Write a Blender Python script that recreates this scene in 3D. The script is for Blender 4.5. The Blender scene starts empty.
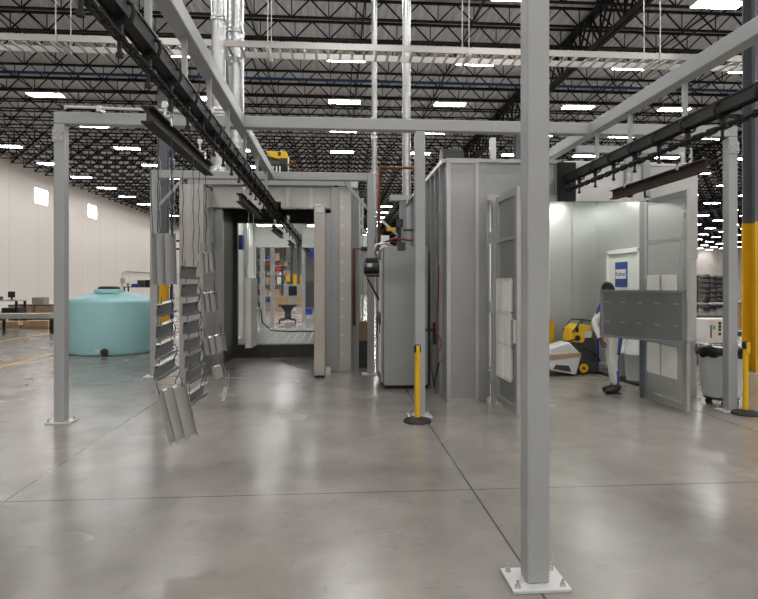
import bpy, math, random
from mathutils import Vector, Matrix
random.seed(7)
PI = math.pi
SC = bpy.context.scene
COL = SC.collection

# ------------------------------------------------------------------ camera
F = 580.0; CX = 379.0; HY = 285.0; CH = 1.7
TH = math.atan(43.0 / F); CT, ST = math.cos(TH), math.sin(TH)

def at(px, py, d):
    """world point seen at a photograph position, at camera depth d"""
    xc = (px - CX) / F * d
    return Vector((xc * CT + d * ST, -xc * ST + d * CT, CH - (py - HY) / F * d))

def proj(p):
    xc = p[0] * CT - p[1] * ST; d = p[0] * ST + p[1] * CT
    return (CX + F * xc / max(d, .01), HY - F * (p[2] - CH) / max(d, .01), d)

cam = bpy.data.cameras.new('camera'); cam.sensor_fit = 'HORIZONTAL'; cam.sensor_width = 36
cam.lens = F / 758 * 36; cam.clip_start = .05; cam.clip_end = 400
cam.shift_y = -(299.5 - HY) / 758
camo = bpy.data.objects.new('camera', cam); COL.objects.link(camo)
camo.location = (0, 0, CH); camo.rotation_euler = (PI / 2, 0, -TH)
SC.camera = camo

# ------------------------------------------------------------------ materials
def mat(name, col, rough=.5, metal=0., noise=0., nscale=6., bump=0., bscale=40., rvar=0., spec=None, coat=0., trans=0., alpha=1., stretch=None):
    m = bpy.data.materials.new(name); m.use_nodes = True
    nt = m.node_tree; b = nt.nodes['Principled BSDF']
    b.inputs['Base Color'].default_value = (*col, 1); b.inputs['Roughness'].default_value = rough
    b.inputs['Metallic'].default_value = metal
    if spec is not None: b.inputs['Specular IOR Level'].default_value = spec
    if coat: b.inputs['Coat Weight'].default_value = coat
    if trans: b.inputs['Transmission Weight'].default_value = trans
    if alpha < 1: b.inputs['Alpha'].default_value = alpha
    L = nt.links.new
    tc = nt.nodes.new('ShaderNodeTexCoord'); src = tc.outputs['Object']
    if stretch:
        mp = nt.nodes.new('ShaderNodeMapping'); mp.inputs['Scale'].default_value = stretch
        L(src, mp.inputs['Vector']); src = mp.outputs['Vector']
    if noise or rvar:
        n = nt.nodes.new('ShaderNodeTexNoise'); n.inputs['Scale'].default_value = nscale; n.inputs['Detail'].default_value = 2
        L(src, n.inputs['Vector'])
        if noise:
            r = nt.nodes.new('ShaderNodeMapRange'); r.inputs['From Min'].default_value = .15; r.inputs['From Max'].default_value = .85
            r.inputs['To Min'].default_value = 1 - noise; r.inputs['To Max'].default_value = 1 + noise
            L(n.outputs['Fac'], r.inputs['Value'])
            v = nt.nodes.new('ShaderNodeVectorMath'); v.operation = 'SCALE'; v.inputs[0].default_value = col
            L(r.outputs['Result'], v.inputs['Scale']); L(v.outputs['Vector'], b.inputs['Base Color'])
        if rvar:
            r2 = nt.nodes.new('ShaderNodeMapRange'); r2.inputs['To Min'].default_value = rough - rvar; r2.inputs['To Max'].default_value = rough + rvar
            L(n.outputs['Fac'], r2.inputs['Value']); L(r2.outputs['Result'], b.inputs['Roughness'])
    if bump:
        n2 = nt.nodes.new('ShaderNodeTexNoise'); n2.inputs['Scale'].default_value = bscale; n2.inputs['Detail'].default_value = 3
        L(src, n2.inputs['Vector'])
        bp = nt.nodes.new('ShaderNodeBump'); bp.inputs['Strength'].default_value = bump; bp.inputs['Distance'].default_value = .02
        L(n2.outputs['Fac'], bp.inputs['Height']); L(bp.outputs['Normal'], b.inputs['Normal'])
    return m

def emis(name, col, strength):
    m = bpy.data.materials.new(name); m.use_nodes = True; b = m.node_tree.nodes['Principled BSDF']
    b.inputs['Base Color'].default_value = (*col, 1); b.inputs['Emission Color'].default_value = (*col, 1)
    b.inputs['Emission Strength'].default_value = strength
    return m

M = dict(
    paint=mat('grey_painted_steel', (.385, .40, .405), .42, 0, .05, 3, .03, 60),
    plate=mat('pale_primed_plate', (.62, .62, .61), .5, 0, .06, 8),
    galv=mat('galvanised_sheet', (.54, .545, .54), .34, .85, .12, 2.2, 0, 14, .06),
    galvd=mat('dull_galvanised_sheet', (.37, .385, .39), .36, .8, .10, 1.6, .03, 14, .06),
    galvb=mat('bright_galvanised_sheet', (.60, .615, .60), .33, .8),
    stain=mat('brushed_stainless', (.50, .485, .465), .34, .8, .08, 2, 0, 20, .06, stretch=(1, 1, .15)),
    cab=mat('grey_cabinet_enamel', (.33, .345, .34), .45, .2, .04, 3),
    dark=mat('oven_dark_steel_shade', (.085, .08, .074), .5, .5, .15, 3),  # dark grey steel with the vestibule's shade included in the colour
    black=mat('black_greasy_iron', (.007, .0065, .006), .6, .0, .3, 12, .15, 60),
    iron=mat('blackened_load_bar', (.010, .008, .007), .65, .0, .35, 9, .15, 60),
    rust=mat('rusty_load_bar', (.042, .022, .014), .7, .0, .5, 7, .15, 60),
    joist=mat('black_joist_paint', (.006, .0063, .0068), .6, spec=.3),
    zinc=mat('zinc_bolt', (.62, .62, .60), .3, .9),
    yellow=mat('safety_yellow', (.83, .50, .010), .42, 0, .03, 4),
    yellowp=mat('yellow_column_paint', (.72, .42, .012), .5, 0, .05, 2),
    rubber=mat('black_rubber', (.018, .018, .019), .6),
    plast=mat('black_plastic', (.02, .02, .021), .38),
    bag=mat('black_bin_liner', (.008, .008, .009), .25, 0, 0, 6, .6, 14),
    bin=mat('grey_bin_plastic', (.74, .76, .78), .45, 0, .05, 5),
    tank=mat('aqua_tank_plastic', (.40, .72, .75), .38, 0, .03, 3, .02, 8),
    white=mat('white_enamel', (.74, .75, .73), .45, 0, .03, 3),
    door=mat('pale_door_enamel', (.70, .72, .68), .45, 0, .02, 3),
    filt=mat('white_filter_pad', (.93, .92, .88), .9, 0, .05, 9, .4, 60),
    copper=mat('copper_pipe', (.20, .07, .04), .4, .7),
    hose=mat('red_hose', (.22, .03, .03), .45),
    blue=mat('blue_paint', (.02, .065, .30), .45),
    signb=mat('sign_blue', (.015, .05, .27), .4),
    wood=mat('pine_boards', (.46, .30, .17), .7, 0, .2, 5),
    carton=mat('brown_cardboard', (.42, .28, .17), .8, 0, .1, 5),
    cartw=mat('white_cardboard', (.80, .78, .75), .7, 0, .03, 5),
    teal=mat('teal_print', (.05, .42, .48), .6),
    bluep=mat('blue_sprinkler_pipe', (.012, .045, .13), .45),
    steelcol=mat('column_grey_paint', (.12, .125, .14), .5, 0, .05, 2),
    duct=mat('bright_spiral_duct', (.58, .59, .59), .30, .9, .06, 3, 0, 30, .05),
    tray=mat('cable_tray_zinc', (.50, .48, .45), .4, .7),
    bench=mat('laminate_top', (.55, .54, .52), .5),
    skin=mat('skin', (.115, .052, .032), .55),
    hair=mat('black_hair', (.012, .010, .009), .7),
    cw=mat('white_coverall', (.78, .77, .75), .85, 0, .03, 12, .3, 25),
    cb=mat('blue_coverall', (.055, .12, .40), .85, 0, .06, 12, .3, 25),
    boot=mat('black_boot', (.016, .014, .013), .5),
    film=mat('clear_plastic_wrap', (.72, .73, .72), .25, 0, .05, 8, .6, 10),
    char=mat('charcoal_plastic', (.05, .055, .055), .5, 0, .1, 8),
    tub=mat('white_tub', (.70, .70, .68), .5),
    lamp=emis('lamp_diffuser', (1, .985, .97), 26.),
    blamp=emis('tube_lamp', (1, 1, .93), 9.),
    wing=emis('bright_window', (1, .97, .93), 2.6),
    screen=mat('dark_screen', (.01, .012, .015), .2),
    red=mat('red_paint', (.35, .03, .02), .5),
)

# ---- building surfaces
def m_floor():
    m = bpy.data.materials.new('polished_concrete'); m.use_nodes = True
    nt = m.node_tree; b = nt.nodes['Principled BSDF']; N = nt.nodes.new; L = nt.links.new
    g = N('ShaderNodeNewGeometry'); src = g.outputs['Position']
    def noise(scale, detail=6, dist=0):
        n = N('ShaderNodeTexNoise'); n.inputs['Scale'].default_value = scale; n.inputs['Detail'].default_value = detail
        n.inputs['Distortion'].default_value = dist; L(src, n.inputs['Vector']); return n.outputs['Fac']
    def rng(x, a, bb, c, d):
        r = N('ShaderNodeMapRange'); r.inputs['From Min'].default_value = a; r.inputs['From Max'].default_value = bb
        r.inputs['To Min'].default_value = c; r.inputs['To Max'].default_value = d; L(x, r.inputs['Value']); return r.outputs['Result']
    def mth(op, x, y):
        q = N('ShaderNodeMath'); q.operation = op
        for i, v in enumerate((x, y)):
            if isinstance(v, (int, float)): q.inputs[i].default_value = v
            else: L(v, q.inputs[i])
        return q.outputs[0]
    big = rng(noise(.42, 4, .25), .15, .85, .58, 1.36)
    fine = rng(noise(2.6, 5, .3), .15, .85, .78, 1.20)
    speck = rng(noise(7, 5, 1.0), .60, .78, 1., .80)
    f = mth('MULTIPLY', mth('MULTIPLY', big, fine), speck)
    # hairline cracks: thin contour of a stretched noise
    cr = noise(.7, 6, .5); crm = mth('ABSOLUTE', mth('SUBTRACT', cr, .56), 0)
    gate = rng(noise(.37, 2, 0), .60, .66, 0, 1)
    crk = mth('SUBTRACT', 1, mth('MULTIPLY', rng(crm, 0, .0035, .55, 0), gate))
    f = mth('MULTIPLY', f, crk)
    # short dark scuffs: stretched noise peaks
    for rot, sc in ((.6, (1.2, 16, 1)), (-.9, (1.0, 20, 1)), (2.2, (1.6, 22, 1))):
        mp = N('ShaderNodeMapping'); mp.inputs['Rotation'].default_value = (0, 0, rot); mp.inputs['Scale'].default_value = sc; L(src, mp.inputs['Vector'])
        q = N('ShaderNodeTexNoise'); q.inputs['Scale'].default_value = 1.6; q.inputs['Detail'].default_value = 2; L(mp.outputs['Vector'], q.inputs['Vector'])
        f = mth('MULTIPLY', f, rng(q.outputs['Fac'], .73, .80, 1., .66))
    # saw-cut joints
    sx = N('ShaderNodeSeparateXYZ'); L(src, sx.inputs[0])
    def joint(o, off, per, w):
        t = mth('FRACT', mth('DIVIDE', mth('SUBTRACT', o, off - per * 40.5), per), 0)
        dd = mth('MULTIPLY', mth('ABSOLUTE', mth('SUBTRACT', t, .5), 0), per)
        return mth('LESS_THAN', dd, w)
    jx = joint(sx.outputs[0], 1.13, 3.73, .008); jy = joint(sx.outputs[1], 4.75, 5.4, .009)
    f = mth('MULTIPLY', f, mth('SUBTRACT', 1, mth('MULTIPLY', jx, .72)))
    f = mth('MULTIPLY', f, mth('SUBTRACT', 1, mth('MULTIPLY', jy, .55)))
    v = N('ShaderNodeVectorMath'); v.operation = 'SCALE'; v.inputs[0].default_value = (.270, .248, .223)
    L(f, v.inputs['Scale']); L(v.outputs['Vector'], b.inputs['Base Color'])
    L(rng(noise(.9, 2, .1), .15, .85, .14, .32), b.inputs['Roughness'])
    b.inputs['Specular IOR Level'].default_value = .6
    bp = N('ShaderNodeBump'); bp.inputs['Strength'].default_value = .05; bp.inputs['Distance'].default_value = .02
    L(noise(2.3, 4), bp.inputs['Height']); L(bp.outputs['Normal'], b.inputs['Normal'])
    return m

def m_wall():
    m = bpy.data.materials.new('precast_wall_panels'); m.use_nodes = True
    nt = m.node_tree; b = nt.nodes['Principled BSDF']; N = nt.nodes.new; L = nt.links.new
    g = N('ShaderNodeNewGeometry'); s = N('ShaderNodeSeparateXYZ'); L(g.outputs['Position'], s.inputs[0])
    a = N('ShaderNodeMath'); a.operation = 'ADD'; L(s.outputs[0], a.inputs[0]); L(s.outputs[1], a.inputs[1])
    d = N('ShaderNodeMath'); d.operation = 'DIVIDE'; L(a.outputs[0], d.inputs[0]); d.inputs[1].default_value = 3.7
    fr = N('ShaderNodeMath'); fr.operation = 'FRACT'; L(d.outputs[0], fr.inputs[0])
    lt = N('ShaderNodeMath'); lt.operation = 'LESS_THAN'; L(fr.outputs[0], lt.inputs[0]); lt.inputs[1].default_value = .012
    mx = N('ShaderNodeMix'); mx.data_type = 'RGBA'; L(lt.outputs[0], mx.inputs['Factor'])
    mx.inputs['A'].default_value = (.86, .81, .75, 1); mx.inputs['B'].default_value = (.60, .56, .52, 1)
    L(mx.outputs['Result'], b.inputs['Base Color']); b.inputs['Roughness'].default_value = .8
    return m
M['floor'] = m_floor(); M['wall'] = m_wall()
M['deck'] = mat('pale_roof_deck', (.70, .70, .71), .5, .1, .06, .6)

# ------------------------------------------------------------------ mesh builder
class MB:
    def __init__(s): s.v = []; s.f = []; s.m = []; s.cur = 0; s.sm = []; s.smooth = False
    def add(s, vs, fs, smooth=None):
        o = len(s.v); s.v += [Vector(p) for p in vs]
        for f in fs:
            s.f.append([i + o for i in f]); s.m.append(s.cur); s.sm.append(s.smooth if smooth is None else smooth)
        return s
    def bx(s, x0, x1, y0, y1, z0, z1):
        if x0 > x1: x0, x1 = x1, x0
        if y0 > y1: y0, y1 = y1, y0
        if z0 > z1: z0, z1 = z1, z0
        return s.add([(x0, y0, z0), (x1, y0, z0), (x1, y1, z0), (x0, y1, z0), (x0, y0, z1), (x1, y0, z1), (x1, y1, z1), (x0, y1, z1)],
                     [(3, 2, 1, 0), (4, 5, 6, 7), (0, 1, 5, 4), (1, 2, 6, 5), (2, 3, 7, 6), (3, 0, 4, 7)], False)
    def bar(s, p, q, w, h=None, up=(0, 0, 1)):
        h = h or w; p = Vector(p); q = Vector(q); d = (q - p).normalized(); u = Vector(up)
        if abs(d.dot(u)) > .98: u = Vector((0, 1, 0))
        a = d.cross(u).normalized() * w / 2; b = a.cross(d).normalized() * h / 2
        vs = [p - a - b, p + a - b, p + a + b, p - a + b, q - a - b, q + a - b, q + a + b, q - a + b]
        return s.add(vs, [(3, 2, 1, 0), (4, 5, 6, 7), (0, 1, 5, 4), (1, 2, 6, 5), (2, 3, 7, 6), (3, 0, 4, 7)], False)
    def tube(s, pts, r, n=8, closed=False, caps=True):
        pts = [Vector(p) for p in pts]; k = len(pts); rings = []; prev = None
        rr = r if isinstance(r, (list, tuple)) else [r] * k
        for i, p in enumerate(pts):
            if closed: d = pts[(i + 1) % k] - pts[i - 1]
            else: d = pts[min(i + 1, k - 1)] - pts[max(i - 1, 0)]
            d.normalize()
            if prev is None:
                u = Vector((0, 0, 1)) if abs(d.z) < .9 else Vector((1, 0, 0))
                a = d.cross(u).normalized()
            else: a = (prev - d * prev.dot(d)).normalized()
            prev = a; b = d.cross(a)
            rings.append([p + (a * math.cos(2 * PI * j / n) + b * math.sin(2 * PI * j / n)) * rr[i] for j in range(n)])
        vs = [v for rg in rings for v in rg]; fs = []
        for i in range(k if closed else k - 1):
            i2 = (i + 1) % k
            for j in range(n): fs.append((i * n + j, i * n + (j + 1) % n, i2 * n + (j + 1) % n, i2 * n + j))
        s.add(vs, fs, True)
        if caps and not closed:
            s.add(rings[0], [list(range(n))[::-1]], False); s.add(rings[-1], [list(range(n))], False)
        return s
    def cyl(s, p, q, r, n=16): return s.tube([p, q], r, n)
    def lathe(s, prof, c=(0, 0, 0), n=32):
        c = Vector(c); vs = []; fs = []
        for r, z in prof:
            for j in range(n): vs.append(c + Vector((r * math.cos(2 * PI * j / n), r * math.sin(2 * PI * j / n), z)))
        for i in range(len(prof) - 1):
            for j in range(n): fs.append((i * n + j, i * n + (j + 1) % n, (i + 1) * n + (j + 1) % n, (i + 1) * n + j))
        s.add(vs, fs, True)
        k = len(prof) - 1
        s.add(vs[:n], [list(range(n))[::-1]], False); s.add(vs[k * n:], [list(range(n))], False)
        return s
    def prism(s, poly, a, e):
        """polygon (3-D points) swept by vector e"""
        e = Vector(e); P = [Vector(p) for p in poly]; n = len(P)
        vs = P + [p + e for p in P]
        return s.add(vs, [list(range(n))[::-1], list(range(n, 2 * n))] + [(i, (i + 1) % n, n + (i + 1) % n, n + i) for i in range(n)], False)
    def build(s, name, m, parent=None, bevel=0, seg=2, org=None):
        me = bpy.data.meshes.new(name)
        if parent is not None: o0 = ORG[parent.name]
        elif org is not None: o0 = Vector(org)
        else:
            xs = [v.x for v in s.v]; ys = [v.y for v in s.v]; zs = [v.z for v in s.v]
            o0 = Vector(((min(xs) + max(xs)) / 2, (min(ys) + max(ys)) / 2, min(zs)))
        me.from_pydata([tuple(v - o0) for v in s.v], [], s.f); me.update()
        ml = m if isinstance(m, (list, tuple)) else [m]
        for q in ml: me.materials.append(M[q] if isinstance(q, str) else q)
        me.polygons.foreach_set('material_index', s.m); me.polygons.foreach_set('use_smooth', s.sm)
        import bmesh
        bm = bmesh.new(); bm.from_mesh(me); bmesh.ops.recalc_face_normals(bm, faces=bm.faces); bm.to_mesh(me); bm.free()
        o = bpy.data.objects.new(name, me); COL.objects.link(o)
        if parent is not None: o.parent = parent
        else: o.location = o0
        ORG[o.name] = o0
        if bevel:
            b = o.modifiers.new('bevel', 'BEVEL'); b.width = bevel; b.segments = seg; b.limit_method = 'ANGLE'; b.angle_limit = .7
        return o
ORG = {}

def tag(o, label, cat, group=None, kind=None):
    o['label'] = label; o['category'] = cat
    if group: o['group'] = group
    if kind: o['kind'] = kind
    return o
def thing(name, label, cat, loc, group=None):
    o = bpy.data.objects.new(name, None); COL.objects.link(o); o.location = loc; o.empty_display_size = .2
    ORG[o.name] = Vector(loc); return tag(o, label, cat, group)
def struct(o): o['kind'] = 'structure'; return o
def dup(root, loc, rz=None, label=None, group=None):
    r = root.copy(); COL.objects.link(r); r.location = loc
    if rz is not None: r.rotation_euler = (0, 0, rz)
    if label: r['label'] = label
    if group: r['group'] = group
    for ch in list(root.children):
        c = ch.copy(); COL.objects.link(c); c.parent = r
        for g in ch.children:
            d = g.copy(); COL.objects.link(d); d.parent = c
    return r
def ordn(i): return ['first', 'second', 'third', 'fourth', 'fifth', 'sixth', 'seventh', 'eighth', 'ninth', 'tenth', 'eleventh', 'twelfth', 'thirteenth', 'fourteenth', 'fifteenth', 'sixteenth', 'seventeenth', 'eighteenth', 'nineteenth', 'twentieth', 'twenty-first', 'twenty-second', 'twenty-third', 'twenty-fourth', 'twenty-fifth', 'twenty-sixth', 'twenty-seventh', 'twenty-eighth', 'twenty-ninth', 'thirtieth'][i]

# ================================================================== BUILDING
XL, XR, YF, YB, ZD = -21.5, 92.0, -14.0, 125.0, 10.4
struct(MB().bx(XL - .3, XR + .3, YF - .3, YB + .3, -.2, 0).build('floor', 'floor'))
struct(MB().bx(XL - .3, XL, YF, YB, 0, ZD + .5).build('wall_left', 'wall'))
struct(MB().bx(XR, XR + .3, YF, YB, 0, ZD + .5).build('wall_right', 'wall'))
struct(MB().bx(XL, XR, YB, YB + .3, 0, ZD + .5).build('wall_back', 'wall'))
struct(MB().bx(XL, XR, YF - .3, YF, 0, ZD + .5).build('wall_front', 'wall'))
# corrugated roof deck, ribs along Y
mb = MB(); prof = []; x = XL
while x < XR:
    prof += [(x, ZD + .055), (x + .09, ZD + .055), (x + .13, ZD), (x + .21, ZD)]; x += .25
prof.append((x, ZD + .055)); n = len(prof)
mb.add([(a, YF, z) for a, z in prof] + [(a, YB, z) for a, z in prof], [(i, i + 1, n + i + 1, n + i) for i in range(n - 1)], False)
mb.bx(XL - .3, XR + .3, YF - .3, YB + .3, ZD + .3, ZD + .4)
struct(mb.build('ceiling', 'deck'))
# bar joists across the hall
def joist_mesh(x0, x1, pitch, k_=1.):
    mb = MB(); zt, zb = ZD - .03, 9.80
    for s in (-.03, .03): mb.bx(x0, x1, s - .024, s + .024, zt - .025, zt + .025); mb.bx(x0, x1, s - .024, s + .024, zb - .015, zb + .03)
    k = int((x1 - x0) / pitch)
    for i in range(k):
        a = x0 + i * pitch
        mb.bar((a, 0, zb), (a + pitch / 2, 0, zt), .038 * k_); mb.bar((a + pitch / 2, 0, zt), (a + pitch, 0, zb), .038 * k_)
        mb.bar((a, 0, zb), (a, 0, zt), .026 * k_)
    return mb
near = joist_mesh(XL, 34., 1.12).build('roof_joist', 'joist', org=(0, 0, 0)); far = None
y = 4.2; Ys = []
while y < YB - 1: Ys.append(y); y += 1.5
near.location = (0, Ys[0], 0); struct(near)
for y in Ys[1:]:
    if y < 34: o = near.copy(); COL.objects.link(o); o.location = (0, y, 0)
    else:
        if far is None: far = joist_mesh(XL, XR, 1.12, 1.9).build('roof_joist', 'joist', org=(0, 0, 0)); o = far; struct(o)  # far webs made thicker to darken the distant ceiling
        else: o = far.copy(); COL.objects.link(o)
        o.location = (0, y, 0)
# joist girders along the hall on the column lines
def girder(x):
    mb = MB(); zb, zt = 9.13, 10.22
    for s in (-.09, .09):
        mb.bx(x + s - .06, x + s + .06, 2, YB, zb - .03, zb + .05); mb.bx(x + s - .06, x + s + .06, 2, YB, zt - .05, zt + .05)
    y = 3.0
    while y < YB - 2:
        for s in (-.08, .08): mb.bar((x + s, y, zt), (x + s, y + .75, zb), .05); mb.bar((x + s, y + .75, zb), (x + s, y + 1.5, zt), .05)
        mb.bar((x, y + .75, zb), (x, y + .75, zt), .05); y += 1.5
    return struct(mb.build('roof_girder', 'joist', org=(0, 0, 0)))
for gx in (-6.5, 8.1, 22.7, 37.3, 51.9, 66.5): girder(gx)
for bx_ in (-20.5, -17, -13.5, -10, -3, .6, 4.2, 11.5, 15, 18.6, 26, 30, 34, 42, 48, 56):
    struct(MB().bx(bx_ - .02, bx_ + .02, 3, YB, 9.80, 9.84).build('joist_bridging', 'joist'))
    struct(MB().bx(bx_ + .25, bx_ + .29, 3, YB, 10.28, 10.32).build('joist_bridging', 'joist'))

# building columns, wide flange with yellow foot
def column(x, y, w, zy, label=None):
    r = bpy.data.objects.new('building_column', None); COL.objects.link(r); r.location = (x, y, 0); ORG[r.name] = Vector((x, y, 0)); r['kind'] = 'structure'
    def prof(mb, z0, z1, e):
        t = .03
        mb.bx(x - w / 2 - e, x + w / 2 + e, y - w / 2 - e, y - w / 2 + t, z0, z1); mb.bx(x - w / 2 - e, x + w / 2 + e, y + w / 2 - t, y + w / 2 + e, z0, z1)
        mb.bx(x - .02, x + .02, y - w / 2 + t, y + w / 2 - t, z0, z1); return mb
    prof(MB(), zy, 9.13, 0).build('upper_shaft', 'steelcol', r)
    prof(MB(), 0, zy, .004).build('yellow_foot', 'yellowp', r)
    return r
column(8.31, 10.85, .40, 2.93)
column(-6.55, 22.6, .34, 2.93); column(-6.55, 37, .34, 2.93); column(8.17, 25.4, .4, 2.93); column(8.17, 40, .4, 2.93); column(-6.55, 52, .34, 2.93)

# windows high on the left wall
for i, (wy, wz) in enumerate(((44.1, 8.2), (53.0, 8.23))):
    wo = struct(MB().bx(XL - .02, XL + .015, wy - .95, wy + .95, wz - .6, wz + .5).build('window_%d' % (i + 1), 'wing'))
    fm = MB()
    for a, b, c, d in ((-1.02, -.95, -.66, .56), (.95, 1.02, -.66, .56), (-1.02, 1.02, -.66, -.6), (-1.02, 1.02, .5, .56)):
        fm.bx(XL - .02, XL + .04, wy + a, wy + b, wz + c, wz + d)
    fm.build('window_frame', 'white', wo)
# window_3: far right on back wall
struct(MB().bx(74.5, 77.0, YB - .03, YB + .02, 6.4, 8.6).build('window_3', 'wing'))

# yellow aisle lines
for x0, y0, y1 in ((-6.95, 10.5, 30), (-10.1, 12, 34)):
    o = MB().bx(x0 - .05, x0 + .05, y0, y1, 0, .002).build('floor_marking', 'yellowp'); struct(o)

# ------------------------------------------------------------------ high-bay lights
LZ = 9.5
lcols = [-18.4, -11.9, -5.2, .36, 4.9, 10.6, 15.0, 20.2, 25.4, 30.6, 35.8, 41, 46.2, 51.4, 56.6, 61.8, 67, 72.2, 77.4, 82.6]
lrows = [15.4 + 4.68 * i for i in range(24)]
lt = thing('high_bay_light', 'x', 'ceiling light', (0, 0, LZ), 'lit rectangular high-bay lights')
hb = MB(); hb.bx(-.68, .68, -.23, .23, LZ + .005, LZ + .07)
for s in (-.5, .5): hb.cyl((s, 0, LZ + .07), (s, 0, 9.86), .006, 6)
hb.build('housing', 'white', lt)
MB().bx(-.655, .655, -.205, .205, LZ - .012, LZ + .005).build('diffuser', 'lamp', lt)
first = True
vis = {}
def area_lamp(x, y):
    l = bpy.data.lights.new('high_bay', 'AREA'); l.shape = 'RECTANGLE'; l.size = 1.31; l.size_y = .41
    l.energy = 26. * 1.31 * .41 * PI * .95; l.color = (1, .985, .97)
    o = bpy.data.objects.new('high_bay_lamp', l); COL.objects.link(o); o.location = (x, y, LZ)
for ri, y in enumerate(lrows):
    row = []
    for x in lcols:
        px, py, d = proj((x, y, LZ))
        if px < -25 or px > 775 or py < -25: continue
        if 182 < px < 362 and py > 168:
            if y < 90: area_lamp(x, y)
            continue
        if 388 < px < 545 and py > 158:
            if y < 90: area_lamp(x, y)
            continue
        if 545 < px < 688 and py > 176:
            if y < 90: area_lamp(x, y)
            continue
        row.append((x, px))
    vis[ri] = row
    for ci, (x, px) in enumerate(row):
        if ri == 0: rn = 'nearest row'
        else: rn = 'the %s row back' % ordn(ri)
        lb = 'lit rectangular high-bay light, %s from the left in %s under the roof' % (ordn(ci), rn)
        if first: lt.location = (x, y, LZ); lt['label'] = lb; first = False
        else: dup(lt, (x, y, LZ), None, lb)
# the same fixtures in rows above and behind the photographer
for ri in range(1, 7):
    for x in lcols[1:8]: area_lamp(x, 15.4 - 4.68 * ri)

# sprinkler main and cable tray under the roof
sp = thing('sprinkler_pipe', 'blue sprinkler pipe crossing the hall among the black roof joists', 'pipe', (0, 22.8, 9.6))
MB().cyl((XL + .2, 22.8, 9.72), (40, 22.8, 9.72), .055, 12).build('pipe', 'bluep', sp)
for i in range(12): MB().tube([(-18 + 5 * i, 22.8, 9.66), (-18 + 5 * i, 22.8, 9.82)], .02, 6).build('hanger_clamp', 'joist', sp)
ct = thing('cable_tray', 'long zinc ladder cable tray hung across the hall below the roof', 'cable tray', (0, 12.4, 6.75))
yT = 12.4; zT = 6.60
MB().bx(-16, 22, yT - .30, yT - .27, zT, zT + .13).build('side_rail', 'tray', ct)
MB().bx(-16, 22, yT + .27, yT + .30, zT, zT + .13).build('side_rail', 'tray', ct)
c = MB()
for i in range(150): c.bx(-16 + i * .255, -16 + i * .255 + .05, yT - .27, yT + .27, zT + .005, zT + .03)
c.build('rungs', 'tray', ct)
for i in range(9):
    c = MB()
    for s in (-.33, .33): c.cyl((-14 + 4.2 * i, yT + s, zT - .04), (-14 + 4.2 * i, yT + s, 9.85), .012, 6)
    c.bx(-14.03 + 4.2 * i, -13.97 + 4.2 * i, yT - .36, yT + .36, zT - .05, zT - .002)
    c.build('trapeze_hanger', 'tray', ct)
# ================================================================== CONVEYOR FRAME
W = .13
def post_parts(r, x, y, z1, bolts=True, w=W, pw=.17):
    MB().bx(x - w / 2, x + w / 2, y - w / 2, y + w / 2, .02, z1).build('post', 'paint', r, .012, 3)
    pl = MB().bx(x - pw, x + pw, y - pw * .8, y + pw * .8, 0, .02).build('base_plate', 'plate', r, .003, 1)
    if bolts:
        for sx in (-1, 1):
            for sy in (-1, 1):
                b = MB(); px_, py_ = x + sx * pw * .78, y + sy * pw * .56
                b.cyl((px_, py_, .02), (px_, py_, .028), .017, 12); b.cyl((px_, py_, .028), (px_, py_, .042), .013, 6); b.cyl((px_, py_, .042), (px_, py_, .062), .007, 8)
                b.build('anchor_bolt', 'zinc', pl)
np_ = thing('steel_post', 'closest tall grey square steel post bolted to the floor by a white base plate', 'post', (1.126, 3.25, 0))
post_parts(np_, 1.136, 3.25, 4.0, pw=.165)

ZB0, ZB1 = 3.68, 3.83
YP = 7.45
pf = thing('steel_portal_frame', 'wide grey steel portal frame with three posts, crossing in front of the oven and booth', 'frame', (1.08, YP, 0))
for x in (-3.39, 1.08, 5.30): post_parts(pf, x, YP, ZB0, pw=.15)
MB().bx(-3.455, 5.365, YP - .065, YP + .065, ZB0, ZB1).build('crossbeam', 'paint', pf, .012, 3)
for x in (-3.39, 5.30):
    y0 = YP
    pl = MB().bx(x - .075, x + .075, y0 - .076, y0 - .066, 3.46, 3.62).build('gusset_plate', 'paint', pf)
    b = MB()
    for sx in (-.04, .04):
        for sz in (3.50, 3.58): b.cyl((x + sx, y0 - .076, sz), (x + sx, y0 - .09, sz), .012, 6)
    b.build('bolts', 'zinc', pl)
# air line along the top of the crossbeam
al = thing('air_pipe', 'thin pale pipe running along the top of the wide portal crossbeam', 'pipe', (-2.3, YP, ZB1))
MB().tube([(-3.3, YP - .1, ZB1 + .02), (-3.3, YP - .1, ZB1 + .05), (-1.35, YP - .04, ZB1 + .03)], .018, 8).build('pipe', 'plate', al)
for x in (-2.9, -1.9, -1.55): MB().bx(x - .03, x + .03, YP - .11, YP + .02, ZB1, ZB1 + .07).build('clamp', 'zinc', al)
b = None

YQ = 11.05
pf2 = thing('steel_portal_frame', 'narrower grey steel portal frame standing right against the oven front', 'frame', (-1.3, YQ, 0))
for x in (-3.36, .66): post_parts(pf2, x, YQ, ZB1, bolts=False)
MB().bx(-3.295, .595, YQ - .06, YQ + .06, ZB0, ZB1).build('crossbeam', 'paint', pf2, .012, 3)
for sx, x in ((1, -3.36), (-1, .66)):
    MB().bar((x + sx * .05, YQ + .02, 3.15), (x + sx * .5, YQ + .02, 3.67), .05).build('knee_brace', 'paint', pf2)

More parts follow.
